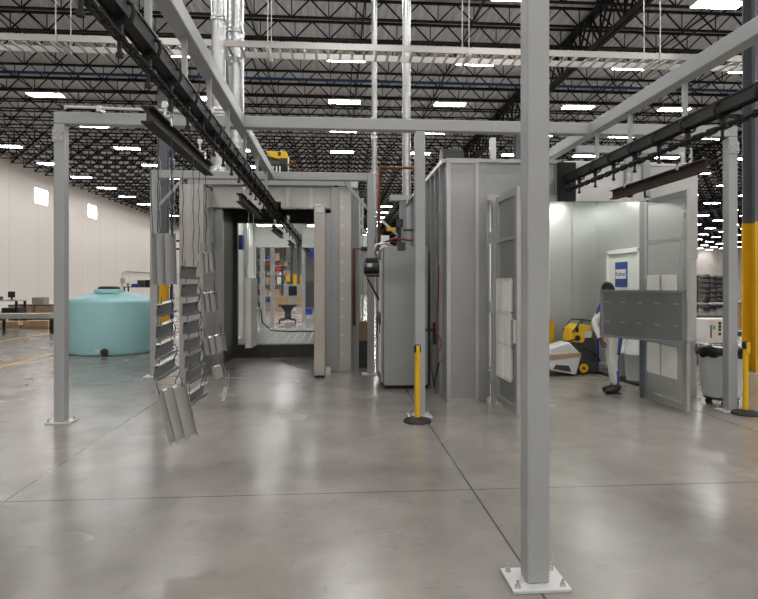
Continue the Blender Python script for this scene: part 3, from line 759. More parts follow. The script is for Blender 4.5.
# roof plenum and posts
b = MB(); b.bx(3.72, 5.4, 9.2, 11.9, 3.54, 3.72); b.build('roof_plenum', 'white', SB, .006, 1)
for x in (4.35, 4.62): MB().bx(x - .05, x + .05, BY0 + .02, BY0 + .10, 3.0, 3.72).build('header_post', 'paint', SB)
MB().bx(3.55, 5.2, BY0 + .0, BY0 + .08, 3.66, 3.76).build('header_rail', 'paint', SB)
MB().bx(3.55, 4.6, BY0 + .02, BY0 + .09, 3.02, 3.16).build('header_rail', 'galv', SB)
b = MB(); b.bx(BX0 + .05, 3.3, BY0 + .12, BY1, BZ - .04, BZ + .02); b.build('roof_sheet', 'galvd', SB)
MB().bx(2.3, 2.38, 8.5, 8.58, BZ, 3.9).build('roof_stub', 'galv', SB)
b = MB(); b.cyl((1.75, 9.6, 3.78), (2.1, 9.6, 3.78), .2, 16); b.bx(1.7, 2.15, 9.45, 9.75, 3.55, 3.6); b.build('roof_motor', 'plast', SB)

# doors
def leaf(x, y0, y1, side, name):
    t = .05; z0, z1 = .03, 2.96
    fr = MB()
    fr.bx(x - t / 2, x + t / 2, y0, y0 + .09, z0, z1); fr.bx(x - t / 2, x + t / 2, y1 - .09, y1, z0, z1)
    fr.bx(x - t / 2, x + t / 2, y0 + .09, y1 - .09, z0, z0 + .10); fr.bx(x - t / 2, x + t / 2, y0 + .09, y1 - .09, z1 - .09, z1)
    fr.bx(x - t / 2, x + t / 2, y0 + .09, y1 - .09, 2.30, 2.34)
    return fr.build(name, 'galv', SB, .004, 1)
LXd, Ly0, Ly1 = 2.33, 7.27, 8.24
dl = leaf(LXd, Ly0, Ly1, -1, 'left_door')
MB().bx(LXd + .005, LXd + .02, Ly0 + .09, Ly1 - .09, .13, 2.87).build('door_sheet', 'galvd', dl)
for k in range(3):
    for j in range(2):
        b = MB(); y0 = Ly0 + .24 + j * .34; z0 = .42 + k * .455; b.bx(LXd - .028, LXd + .004, y0 + .012, y0 + .328, z0 + .012, z0 + .445)
        b.build('filter_pad', 'filt', dl, .01, 2)
fr = MB()
for k in range(4): fr.bx(LXd - .036, LXd - .026, Ly0 + .23, Ly1 - .03, .412 + k * .455, .428 + k * .455)
for j in range(3): fr.bx(LXd - .036, LXd - .026, Ly0 + .235 + j * .34, Ly0 + .248 + j * .34, .41, 1.79)
fr.build('filter_grid', 'filt', dl)
MB().bx(LXd - .06, LXd - .025, Ly0 + .02, Ly0 + .13, .95, 1.25).build('latch_plate', 'galvb', dl)
MB().bx(LXd - .08, LXd - .025, Ly1 - .02, Ly1 + .05, .0, 2.92).build('hinge_post', 'galv', dl, .004, 1)
for z in (.3, 1.3, 2.3): MB().bx(LXd - .12, LXd - .08, Ly1 - .04, Ly1 + .04, z, z + .16).build('hinge', 'galvb', dl)
fx = MB(); fx.bx(2.25, 2.29, 8.52, 9.1, .03, 2.96); fx = fx.build('fixed_filter_panel', 'galvd', SB)
for k in range(3): MB().bx(2.22, 2.25, 8.54, 9.05, .432 + k * .455, .87 + k * .455).build('filter_pad', 'filt', fx, .01, 2)
RXd, Ry0, Ry1 = 4.62, 7.30, 8.36
dr_ = leaf(RXd, Ry0, Ry1, 1, 'right_door')
for z0, z1 in ((.13, 2.29), (2.35, 2.87)): MB().bx(RXd - .015, RXd + .005, Ry0 + .09, Ry1 - .09, z0, z1).build('door_sheet', 'galvb', dr_)
for y0, y1 in ((7.52, 7.88), (7.93, 8.26)):
    for z0, z1 in ((.42, .86), (.90, 1.24), (1.42, 1.84)):
        b = MB(); b.bx(RXd - .04, RXd - .014, y0, y1, z0, z1); b.build('filter_pad', 'filt', dr_, .01, 2)
b = MB(); b.tube([(RXd - .03, 7.36, 1.95), (RXd - .08, 7.36, 2.0), (RXd - .08, 7.36, 2.38), (RXd - .03, 7.36, 2.43)], .009, 6); b.build('pull_handle', 'zinc', dr_)
b = MB()
for z in (2.6, 2.72): b.bx(RXd - .05, RXd - .02, 7.33, 7.38, z, z + .06)
b.build('hinge', 'zinc', dr_)
MB().bx(4.60, 4.72, 8.37, 8.5, 0, 3.0).build('door_jamb', 'galvd', SB)
# right front return & corner post
MB().bx(5.42, 5.52, 8.52, 8.62, 0, 3.2).build('corner_post', 'galvb', SB)
b = MB(); b.bx(4.72, 5.5, 8.46, 8.52, 2.1, 3.54); b.build('front_panel_upper', 'galv', SB)
# side access door leaf seen edge-on, standing open
sd = MB(); sd.bx(5.49, 5.53, 8.63, 9.2, .03, 2.06); sd = sd.build('side_door', 'galvd', SB, .004, 1)

# swing panel held in front of the person
P0, P1 = Vector((4.53, 7.20)), Vector((3.99, 8.45))
ap = thing('access_panel', 'wide flanged galvanised panel standing out across the booth opening before the person', 'panel', ((P0.x + P1.x) / 2, (P0.y + P1.y) / 2, .95))
u = (P1 - P0).normalized(); nrm = Vector((-u.y, u.x)) * -1  # camera side
def pt(s, z, o=0): p = P0 + u * s + nrm * o; return Vector((p.x, p.y, z))
LN = (P1 - P0).length
if nrm.dot(Vector((0, 0)) - P0) < 0: nrm = -nrm
def slab(b, s0, s1, z0, z1, o0, o1):
    b.prism([pt(s0, z0, o0), pt(s1, z0, o0), pt(s1, z0, o1), pt(s0, z0, o1)], 0, (0, 0, z1 - z0)); return b
sh = slab(MB(), 0, LN, .95, 1.61, 0, .006).build('sheet', 'galvd', ap)
fg = MB()
for a in ((0, LN, .93, .96, 0, .045), (0, LN, 1.60, 1.63, 0, .045), (0, .03, .93, 1.63, 0, .045), (LN - .03, LN, .93, 1.63, 0, .045)): slab(fg, *a)
fg.build('edge_flange', 'galv', ap)
for z in (1.16, 1.45):
    for i in range(5):
        s = .14 + i * .28; MBx = slab(MB(), s - .035, s + .035, z - .009, z + .009, .006, .02); MBx.build('clip', 'zinc', sh)
for z in (1.0, 1.55):
    b = MB(); b.bx(4.52, 4.62, 7.20, 7.32, z - .02, z + .02); b.build('hinge', 'zinc', ap)

# sign lettering (one child under the sign board)
bpy.data.curves.remove(tx)
text('Rohner', .125, (BX1 - .069, 10.77, 1.91), (PI / 2, 0, -PI / 2), 'signb', sg)

# ================================================================== PERSON
def skin_mesh(verts, edges, radii, levels=2, root=0):
    me = bpy.data.meshes.new('sk'); me.from_pydata(verts, edges, []); o = bpy.data.objects.new('sk', me); COL.objects.link(o)
    o.modifiers.new('s', 'SKIN'); sv = me.skin_vertices[0].data
    for i, r in enumerate(radii): sv[i].radius = r if isinstance(r, tuple) else (r, r); sv[i].use_root = (i == root)
    ss = o.modifiers.new('ss', 'SUBSURF'); ss.levels = levels; ss.render_levels = levels
    dg = bpy.context.evaluated_depsgraph_get(); dg.update(); ev = o.evaluated_get(dg); em = ev.to_mesh()
    vs = [v.co.copy() for v in em.vertices]; fs = [list(p.vertices) for p in em.polygons]; ev.to_mesh_clear()
    bpy.data.objects.remove(o); bpy.data.meshes.remove(me); return vs, fs

PW = Vector((4.35, 8.86, 0)); PR = math.radians(98)     # faces -X
Rm = Matrix.Rotation(PR, 3, 'Z')
def loc_of(w): return Rm.transposed() @ (Vector(w) - PW)
lh = loc_of((4.0, 8.50, .86)); le = loc_of((3.98, 8.72, 1.13))
rh = loc_of((4.12, 8.98, .96)); re_ = loc_of((4.20, 9.12, 1.12))
bv = [(0, -.02, .94), (0, -.01, 1.08), (0, .0, 1.24), (0, .02, 1.40), (0, .03, 1.49),              # 0-4 spine/neck
      (-.09, -.01, .88), (-.09, .035, .50), (-.09, .0, .12), (.09, -.03, .88), (.09, -.05, .50), (.09, -.09, .12),   # 5-10 legs
      (-.19, .02, 1.40), tuple(le), tuple(lh), (.19, .02, 1.40), tuple(re_), tuple(rh)]
be = [(0, 1), (1, 2), (2, 3), (3, 4), (0, 5), (5, 6), (6, 7), (0, 8), (8, 9), (9, 10), (3, 11), (11, 12), (12, 13), (3, 14), (14, 15), (15, 16)]
brd = [(.17, .13), (.16, .125), (.175, .13), (.155, .115), (.058, .058), (.105, .105), (.078, .078), (.062, .062), (.105, .105), (.078, .078), (.062, .062),
       (.075, .075), (.058, .058), (.036, .036), (.075, .075), (.058, .058), (.036, .036)]
V, Fc = skin_mesh(bv, be, brd)
mi = []
for f in Fc:
    c = sum((V[i] for i in f), Vector()) / len(f)
    if c.z > 1.485: k = 0
    elif min((c - lh).length, (c - rh).length) < .05: k = 0
    elif c.z < .92: k = 1 if c.y > (.02 if c.x < 0 else -.05) else 2
    elif c.z > 1.28: k = 2
    else:
        arm = abs(c.x) > .2
        k = (1 if c.z < 1.24 else 2) if arm else (1 if c.y > .0 else 2)
    mi.append(k)
body = MB(); body.smooth = True
def addm(vs, fs, ks):
    o = len(body.v); body.v += vs
    for f, k in zip(fs, ks): body.f.append([i + o for i in f]); body.m.append(k); body.sm.append(True)
addm(V, Fc, mi)
# head with face
hc = Vector((0, .075, 1.625)); tilt = Matrix.Rotation(-.35, 3, 'X')
hv = []; hf = []; NR, NS = 16, 20
for i in range(NR + 1):
    ph = PI * i / NR
    for j in range(NS):
        a = 2 * PI * j / NS
        x, y, z = .076 * math.sin(ph) * math.cos(a), .098 * math.sin(ph) * math.sin(a), .118 * math.cos(ph)
        if z < 0 and y > 0: x *= 1 - .25 * (-z / .118); y += .010 * (-z / .118)
        if y > .05:
            fx = math.exp(-(x / .014) ** 2)
            y += .024 * fx * math.exp(-((z + .018) / .018) ** 2) + .007 * math.exp(-(x / .03) ** 2) * math.exp(-((z + .052) / .010) ** 2)
            for sx in (-.03, .03): y -= .010 * math.exp(-((x - sx) / .013) ** 2 - ((z - .008) / .011) ** 2)
            y += .006 * math.exp(-((z - .032) / .012) ** 2)
        hv.append(hc + tilt @ Vector((x, y, z)))
for i in range(NR):
    for j in range(NS): hf.append([i * NS + j, i * NS + (j + 1) % NS, (i + 1) * NS + (j + 1) % NS, (i + 1) * NS + j])
addm(hv, hf, [0] * len(hf))
V, Fc = skin_mesh([(0, .03, 1.45), (0, .055, 1.54), (0, .07, 1.60)], [(0, 1), (1, 2)], [.06, .053, .05]); addm(V, Fc, [0] * len(Fc))
for s in (-1, 1):   # ears
    V, Fc = skin_mesh([tuple(hc + tilt @ Vector((s * .072, -.008, .02))), tuple(hc + tilt @ Vector((s * .082, -.016, .0))), tuple(hc + tilt @ Vector((s * .076, -.01, -.025)))], [(0, 1), (1, 2)], [.014, .016, .010]); addm(V, Fc, [0] * len(Fc))
# hands: palm, four unequal curled fingers, thumb
def hand(wr, dirv, side, palm_n):
    d = dirv.normalized(); n_ = palm_n.normalized(); a = d.cross(n_).normalized() * side
    V, Fc = skin_mesh([tuple(wr - d * .02), tuple(wr + d * .035), tuple(wr + d * .085)], [(0, 1), (1, 2)], [(.028, .026), (.034, .02), (.04, .016)]); addm(V, Fc, [0] * len(Fc))
    for i, ln in enumerate((.066, .074, .068, .052)):
        b0 = wr + d * .075 + a * (-.03 + .02 * i)
        p1 = b0 + d * ln * .45 + n_ * .012; p2 = p1 + d * ln * .2 + n_ * ln * .35; p3 = p2 - d * ln * .08 + n_ * ln * .28
        V, Fc = skin_mesh([tuple(b0), tuple(p1), tuple(p2), tuple(p3)], [(0, 1), (1, 2), (2, 3)], [.0095, .009, .0085, .0075]); addm(V, Fc, [0] * len(Fc))
    t0 = wr + d * .03 - a * .028; t1 = t0 + d * .03 - a * .022 + n_ * .012; t2 = t1 + d * .026 + n_ * .022
    V, Fc = skin_mesh([tuple(t0), tuple(t1), tuple(t2)], [(0, 1), (1, 2)], [.013, .011, .0085]); addm(V, Fc, [0] * len(Fc))
hand(lh, (lh - le).normalized() * .8 + Vector((0, 0, -.2)), 1, Vector((-1, 0, .3)))
hand(rh, (rh - re_).normalized(), -1, Vector((-.2, 0, -1)))
ps = thing('person', 'person in white and blue coveralls standing behind the access panel, holding its corner', 'person', PW)
ORG[ps.name] = Vector((0, 0, 0))
body.build('body', ['skin', 'cw', 'cb'], ps)
# hair cap
hb_ = MB(); hv = []; hf = []
for i in range(10):
    ph = PI * .62 * i / 9
    for j in range(NS):
        a = 2 * PI * j / NS; k = 1.10 + .02 * math.sin(5 * a + i)
        p = Vector((.076 * math.sin(ph) * math.cos(a) * k, .098 * math.sin(ph) * math.sin(a) * k, .118 * math.cos(ph) * k))
        if p.y > .03: p.z = max(p.z, .052); p.y = min(p.y, .098)
        hv.append(hc + tilt @ p)
for i in range(9):
    for j in range(NS): hf.append([i * NS + j, i * NS + (j + 1) % NS, (i + 1) * NS + (j + 1) % NS, (i + 1) * NS + j])
hb_.add(hv, hf, True); hb_.build('hair', 'hair', ps)
for s, yy in ((-1, .0), (1, -.09)):
    b = MB(); V, Fc = skin_mesh([(s * .1, yy - .03, .17), (s * .1, yy - .02, .075), (s * .105, yy + .08, .055), (s * .11, yy + .19, .045)], [(0, 1), (1, 2), (2, 3)], [(.072, .072), (.062, .07), (.052, .045), (.044, .035)])
    V = [Vector((v.x, v.y, max(v.z, .004))) for v in V]; b.add(V, Fc, True)
    b.bx(s * .1 - .035, s * .1 + .04, yy - .06, yy + .17, 0, .02); b.build('boot', 'boot', ps)
ps.rotation_euler = (0, 0, PR)

# ================================================================== BOOTH CONTENTS
pwm = thing('air_scrubber', 'wheeled charcoal machine with a tilted yellow control head inside the booth', 'machine', (4.80, 10.95, 0))
ORG[pwm.name] = Vector((0, 0, 0))
b = MB(); b.prism([(-.62, -.22, .05), (.20, -.22, .04), (.20, -.22, .20), (.1, -.22, .24), (-.55, -.22, .10)], 0, (0, .44, 0)); b.build('base_ramp', 'char', pwm, .01, 2)
b = MB(); b.prism([(-.18, -.2, .20), (.14, -.2, .20), (.18, -.2, .62), (-.08, -.2, .86), (-.32, -.2, .70), (-.34, -.2, .55)], 0, (0, .4, 0)); b.build('housing', 'char', pwm, .02, 2)
hd_ = MB(); hd_.prism([(-.34, -.23, .62), (-.10, -.23, .60), (-.02, -.23, .80), (.08, -.23, .92), (-.20, -.23, .95), (-.30, -.23, .86)], 0, (0, .46, 0)); hd_ = hd_.build('control_head', 'yellow', pwm, .02, 2)
b = MB(); b.cyl((-.22, -.24, .69), (-.22, -.225, .69), .055, 14); b.bx(-.26, -.2, -.236, -.228, .80, .90); b.build('dial', 'plast', hd_)
b = MB(); b.bx(-.08, .04, -.25, -.23, .70, .82); b.build('side_label', 'white', hd_)
b = MB(); b.tube([(-.32, -.24, .80), (-.16, -.24, 1.02), (.10, -.24, 1.02), (.06, -.24, .90)], .018, 8); b.tube([(-.32, .24, .80), (-.16, .24, 1.02), (.10, .24, 1.02), (.06, .24, .90)], .018, 8); b.tube([(.1, -.24, 1.02), (.1, .24, 1.02)], .018, 8); b.build('handle', 'char', pwm)
b = MB(); b.tube([(-.1, -.24, .5), (.05, -.26, .42), (.16, -.25, .34), (.22, -.24, .24)], .014, 6); b.tube([(-.2, -.25, .68), (-.5, -.26, .62), (-.62, -.2, .56)], .014, 6); b.build('hose', 'black', pwm)
for yy in (-.27, .27):
    w = MB(); w.tube([(-.12 + .10 * math.cos(2 * PI * j / 18), yy, .125 + .10 * math.sin(2 * PI * j / 18)) for j in range(18)], .024, 8, closed=True); w = w.build('wheel', 'rubber', pwm)
    h = MB(); h.cyl((-.12, yy - .02, .125), (-.12, yy + .02, .125), .09, 18)
    h.build('hub', 'yellow', w)
    MB().cyl((-.12, yy - .026, .125), (-.12, yy + .026, .125), .03, 12).build('axle_cap', 'char', w)
wb = thing('wrapped_carton', 'pale carton in plastic wrap with brown tape, leaning on the yellow-headed machine', 'carton', (4.27, 10.7, 0))
ORG[wb.name] = Vector((0, 0, 0))
b = MB(); b.prism([(-.34, -.2, .12), (.20, -.2, .02), (.30, -.2, .40), (.06, -.2, .64), (-.30, -.2, .52)], 0, (0, .42, 0)); b.build('wrapping', 'film', wb, .03, 2)
b = MB(); b.prism([(-.335, -.208, .30), (.265, -.208, .36), (.285, -.208, .44), (-.33, -.208, .40)], 0, (0, .02, 0)); b.build('brown_tape', 'carton', wb)
b = MB(); b.prism([(-.25, -.205, .14), (.1, -.205, .08), (.05, -.205, .2), (-.2, -.205, .22)], 0, (0, .02, 0)); b.build('dark_fold', 'char', wb)
b = MB(); b.cyl((4.30, 11.55, 0), (4.30, 11.55, .95), .15, 18); tag(b.build('yellow_drum', 'yellowp'), 'yellow drum standing behind the wheeled machine in the booth', 'drum')
p = at(596.5, 371, 11.3); b = MB(); b.bx(p.x - .035, p.x + .035, p.y - .03, p.y + .03, 0, 1.0); tag(b.build('blue_stand', 'blue'), 'narrow blue stand upright between the wheeled machine and the person', 'stand')
for i, (y_, h_) in enumerate(((9.75, .98), (10.3, .92))):
    t = thing('paint_tub', ['tall white tub stack beside the drip tray, nearer the booth door', 'tall white tub stack beside the drip tray, nearer the booth corner'][i], 'tub', (5.2, y_, .05), 'white tub stacks by the booth wall')
    b = MB(); b.lathe([(.15, .05), (.18, h_ * .5), (.185, h_ * .5), (.16, h_ * .52), (.19, h_), (.165, h_)], (5.2, y_, 0), 24); b.build('tubs', 'tub', t)
    MB().lathe([(.195, h_ - .05), (.2, h_ - .045), (.2, h_ - .01), (.195, h_)], (5.2, y_, 0), 24).build('rim', 'tub', t)

# ================================================================== FLOOR THINGS
def stanchion(x, y, label):
    r = thing('yellow_stanchion', label, 'stanchion', (x, y, 0), 'yellow stanchion posts')
    MB().lathe([(.175, 0), (.175, .012), (.165, .03), (.12, .045), (.06, .058), (.035, .06)], (x, y, 0), 32).build('base', 'rubber', r)
    MB().lathe([(.033, .055), (.033, .86)], (x, y, 0), 20).build('post', 'yellow', r)
    hd = MB().lathe([(.03, .86), (.045, .865), (.045, .945), (.03, .96)], (x, y, 0), 20).build('belt_head', 'plast', r)
    b = MB(); b.bx(x - .02, x + .02, y - .06, y - .04, .80, .95); b.build('belt_clip', 'yellow', hd)
stanchion(1.01, 7.16, 'yellow stanchion in front of the middle post of the wide frame')
stanchion(5.38, 7.26, 'yellow stanchion by the grey bin and the right end post')

tk = thing('water_tank', 'big round aqua plastic water tank standing on the floor', 'tank', (-6.0, 15.15, 0))
tc_ = at(113, 357, 14.8); tx_, ty_ = tc_.x, tc_.y; R = 1.02
ORG[tk.name] = Vector((tx_, ty_, 0)); tk.location = (tx_, ty_, 0)
MB().lathe([(R - .05, 0), (R - .01, .02), (R, .06), (R, .6), (R, 1.26), (R - .01, 1.30), (R - .04, 1.33), (R - .14, 1.385), (R - .28, 1.435), (R - .46, 1.485), (.36, 1.53)], (tx_, ty_, 0), 72).build('tank_body', 'tank', tk)
MB().lathe([(.34, 1.50), (.34, 1.585), (.31, 1.60)], (tx_ + .0, ty_ - .25, 0), 40).build('neck', 'tank', tk)
ld = MB().lathe([(.25, 1.60), (.26, 1.605), (.26, 1.64), (.2, 1.665), (.05, 1.67)], (tx_, ty_ - .25, 0), 32).build('lid', 'plast', tk)
dv = Vector((-.02, -1, 0)); dv = Vector((tx_ * -0 - .0, 0, 0))
fp = at(105, 354, 13.85)
cdir = (Vector((fp.x, fp.y, 0)) - Vector((tx_, ty_, 0))).normalized()
q = Vector((tx_, ty_, .10)) + cdir * R
b = MB(); b.cyl(q, q + cdir * .07, .085, 18); b.cyl(q + cdir * .07, q + cdir * .16, .05, 14); b.build('outlet_valve', 'plast', tk)
sd_ = cdir.cross(Vector((0, 0, 1)))
b = MB(); cc = q - sd_ * -.16 + Vector((0, 0, .02)) - cdir * .006; b.bar(cc - sd_ * .05, cc + sd_ * .05, .02, .09); b.build('warning_label', 'cartw', tk)

bn = thing('trash_can', 'grey round trash can on casters with a black liner, by the right end post', 'trash can', (5.40, 8.1, 0))
x0, y0 = 5.52, 7.95; ORG[bn.name] = Vector((x0, y0, 0)); bn.location = (x0, y0, 0)
MB().lathe([(.20, .10), (.235, .11), (.245, .14), (.30, .72), (.315, .73), (.32, .79), (.295, .80)], (x0, y0, 0), 40).build('barrel', 'bin', bn)
b = MB(); pr = []
NSg = 40; vs = []; fs = []
for i, (r_, z_) in enumerate(((.322, .69), (.332, .73), (.334, .80), (.31, .835), (.24, .81), (.05, .76))):
    for j in range(NSg):
        a = 2 * PI * j / NSg; w = 1 + .012 * math.sin(7 * a + i) + .012 * math.sin(13 * a + 2 * i); vs.append((x0 + r_ * w * math.cos(a), y0 + r_ * w * math.sin(a), z_ + .012 * math.sin(5 * a + i) + (.02 * math.sin(11 * a) if i == 0 else 0)))
for i in range(5):
    for j in range(NSg): fs.append((i * NSg + j, i * NSg + (j + 1) % NSg, (i + 1) * NSg + (j + 1) % NSg, (i + 1) * NSg + j))
b.add(vs, fs, True); b.build('liner', 'bag', bn)
dl_ = MB().lathe([(.22, .075), (.23, .08), (.23, .11), (.2, .115)], (x0, y0, 0), 32).build('dolly', 'plast', bn)
for k in range(5):
    a = 2 * PI * k / 5 + .5; cx_, cy_ = x0 + .19 * math.cos(a), y0 + .19 * math.sin(a)
    MB().cyl((cx_ - .015, cy_, .035), (cx_ + .015, cy_, .035), .035, 14).bx(cx_ - .02, cx_ + .02, cy_ - .012, cy_ + .012, .04, .08).build('caster', 'rubber', dl_)

# ================================================================== LEFT BACKGROUND
def table(name, label, x0, x1, y0, y1, z, top='bench', leg='black', group=None):
    r = thing(name, label, 'workbench', ((x0 + x1) / 2, (y0 + y1) / 2, 0), group)
    MB().bx(x0, x1, y0, y1, z - .05, z).build('top', top, r)
    for x in (x0 + .06, x1 - .06):
        for y in (y0 + .06, y1 - .06): MB().bx(x - .04, x + .04, y - .04, y + .04, 0, z - .05).build('leg', leg, r)
    MB().bx(x0 + .06, x1 - .06, y0 + .08, y1 - .08, .3, .34).build('shelf', leg, r)
    return r
c = at(4, 299, 25)
t1 = table('workbench', 'dark-legged workbench by the left wall with a monitor on it', c.x - 1.6, c.x + .75, c.y - .4, c.y + .4, 1.06)
b = MB(); q = at(11.5, 295, 25); b.bx(q.x - .14, q.x + .14, q.y - .02, q.y + .02, 1.16, 1.42); b.bx(q.x - .12, q.x + .12, q.y - .1, q.y + .1, 1.06, 1.075); b.bx(q.x - .03, q.x + .03, q.y, q.y + .04, 1.07, 1.3); tag(b.build('monitor', 'screen'), 'black monitor standing on the workbench by the left wall', 'monitor')
b = MB(); b.bx(q.x - .3, q.x + .4, q.y - .2, q.y + .3, .36, .72); tag(b.build('tool_chest', 'plast'), 'black chest on the lower shelf of the left workbench', 'chest')
b = MB(); b.bx(q.x - .95, q.x - .45, q.y - .15, q.y + .2, 1.06, 1.2); tag(b.build('parts_tray', 'rubber'), 'dark tray beside the monitor on the left workbench', 'tray')
# long crates along the wall
for i, (a, bq) in enumerate(((14, 24), (25, 39), (40.5, 60))):
    p0 = at(a, 314, 29); p1 = at((25, 40.5, 74)[i], 314, 29); p1.x -= .12
    r = thing('wooden_crate', ['long tan crate behind the left workbench', 'long tan crate under the grey box near the left wall', 'long tan crate running behind the left frame post'][i], 'crate', ((p0.x + p1.x) / 2, p0.y, .0), 'long crates along the left wall')
    MB().bx(p0.x, p1.x - .03, p0.y - .5, p0.y + .4, .1, .68).build('crate_sides', 'wood', r)
    MB().bx(p0.x - .01, p1.x - .03, p0.y - .53, p0.y + .43, .68, .73).build('crate_lid', 'char', r)
    MB().bx(p0.x, p1.x - .03, p0.y - .5, p0.y - .4, 0, .1).bx(p0.x, p1.x - .03, p0.y + .3, p0.y + .4, 0, .1).build('skids', 'char', r)
p = at(40.5, 300, 29); tag(MB().bx(p.x - .27, p.x + .27, p.y - .3, p.y + .3, .73, 1.08).build('grey_box', 'tray'), 'grey box sitting on the long tan crates at the left wall', 'box')
# long bright profile stack on pallets
p = at(22, 318, 21); tag(MB().bx(p.x - 3, p.x + 1.15, p.y - .35, p.y + .2, .58, .68).bx(p.x - 3, p.x + 1.15, p.y - .3, p.y + .15, .50, .58).build('metal_profiles', 'galvb'), 'long bright metal profiles laid level across stands on the left', 'metal profiles')
for dx, lb in ((-2.2, 'dark trestle under the left end of the bright metal profiles'), (-.7, 'dark trestle under the middle of the bright metal profiles')):
    r = thing('trestle', lb, 'trestle', (p.x + dx, p.y, 0))
    MB().bx(p.x + dx - .05, p.x + dx + .05, p.y - .35, p.y + .2, .42, .50).build('top_bar', 'black', r)
    for s in (-.3, .15): MB().bx(p.x + dx - .04, p.x + dx + .04, p.y + s - .04, p.y + s + .04, 0, .42).build('leg', 'black', r)
def pallet(x, y, w, l, h, label):
    r = thing('pallet', label, 'pallet', (x, y, 0), 'wooden pallets on the left')
    b = MB()
    for i in range(6): b.bx(x - w / 2 + i * w / 5.6, x - w / 2 + i * w / 5.6 + w / 9, y - l / 2, y + l / 2, .11, .135)
    b.build('deck_boards', 'wood', r); b = MB()
    for s in (-1, 0, 1): b.bx(x - w / 2, x + w / 2, y + s * (l / 2 - .05) - .04, y + s * (l / 2 - .05) + .04, 0, .11)
    b.build('runners', 'carton', r)
    MB().bx(x - w / 2 + .03, x + w / 2 - .05, y - l / 2 + .1, y + l / 2 - .1, .135, .135 + h).build('load', 'wood', r)
p = at(41, 325, 23); pallet(p.x, p.y, 1.0, 1.0, .16, 'loaded wooden pallet beside the left frame post')
p = at(8, 325, 23.3); pallet(p.x, p.y, 1.3, 1.0, .1, 'loaded wooden pallet at the left edge under the metal profiles')
p = at(52, 333, 20.5); tag(MB().bx(p.x - .06, p.x + .06, p.y - .05, p.y + .05, 0, .50).build('jack_stand', 'black'), 'black stand leg ending the bright metal profiles', 'stand')
# shelf table behind the tank
c = at(137, 290, 36)
t2 = table('workbench', 'dark bench behind the tank carrying a blue bin and black cases', c.x - .7, c.x + 2.0, c.y - .4, c.y + .4, 1.6, 'char', 'char')
p = at(136, 286, 36); tag(MB().bx(p.x - .22, p.x + .22, p.y - .2, p.y + .2, 1.6, 1.77).build('storage_bin', 'blue'), 'blue bin on the bench behind the tank', 'bin')
for i, (px_, w_, h_, m_, lb) in enumerate(((141, .38, .40, 'char', 'dark instrument case right of the blue bin'), (147.5, .26, .42, 'screen', 'black case at the right end of the bench behind the tank'), (128, .1, .22, 'carton', 'small brown bottle left of the blue bin'))):
    p = at(px_, 284, 36.15); b = MB(); b.bx(p.x - w_ / 2, p.x + w_ / 2, p.y - .1, p.y + .15, 1.6, 1.6 + h_)
    if i < 2: b.bx(p.x - w_ / 2 + .03, p.x + w_ / 2 - .03, p.y - .11, p.y - .1, 1.64, 1.6 + h_ - .05)
    tag(b.build('instrument_case', m_), lb, 'case')
# conduit on wall
b = MB(); wy = at(121, 280, 44).y
b.tube([(XL + .1, 60, 0.1), (XL + .1, 60, 2.9), (XL + .1, 61, 3.1), (XL + .1, 100, 3.1)], .05, 8); b.bx(XL + .04, XL + .3, 59.8, 60.2, 1.9, 2.4)
tag(b.build('wall_conduit', 'tray'), 'thin grey conduit with a switch box along the left wall', 'conduit')
# blue vertical pipe and bars by the far column
b = MB(); b.cyl((-6.15, 22.3, 0.0), (-6.15, 22.3, 9.6), .05, 10); tag(b.build('riser_pipe', 'bluep'), 'blue riser pipe beside the far yellow-footed column', 'pipe')
for zz, lb in ((3.35, 'upper of two short black arms beside the far column'), (3.05, 'lower of two short black arms beside the far column')):
    tag(MB().cyl((-6.35, 22.2, zz), (-4.7, 22.2, zz), .035, 8).build('pipe_arm', 'black'), lb, 'pipe')

# ================================================================== SHOP BEYOND THE OVEN
ct_ = thing('tool_cart', 'black lift cart standing on the floor beyond the oven tunnel', 'cart', (-3, 30, 0))
p = at(288, 319, 26); x0, y0 = p.x, p.y; ORG[ct_.name] = Vector((x0, y0, 0)); ct_.location = (x0, y0, 0)
MB().bx(x0 - .40, x0 + .40, y0 - .35, y0 + .35, .74, .84).build('top', 'char', ct_)
MB().prism([(x0 - .3, y0 - .15, .74), (x0 + .3, y0 - .15, .74), (x0 + .12, y0 - .15, .5), (x0 - .12, y0 - .15, .5)], 0, (0, .3, 0)).build('pedestal', 'char', ct_)
MB().bx(x0 - .14, x0 + .14, y0 - .14, y0 + .14, .16, .52).build('column', 'char', ct_)
for s in (-1, 1):
    MB().bar((x0, y0 - .1, .24), (x0 + s * .36, y0 - .3, .14), .09).build('leg', 'char', ct_)
    MB().cyl((x0 + s * .36 - .03, y0 - .3, .07), (x0 + s * .36 + .03, y0 - .3, .07), .07, 12).build('caster', 'rubber', ct_)
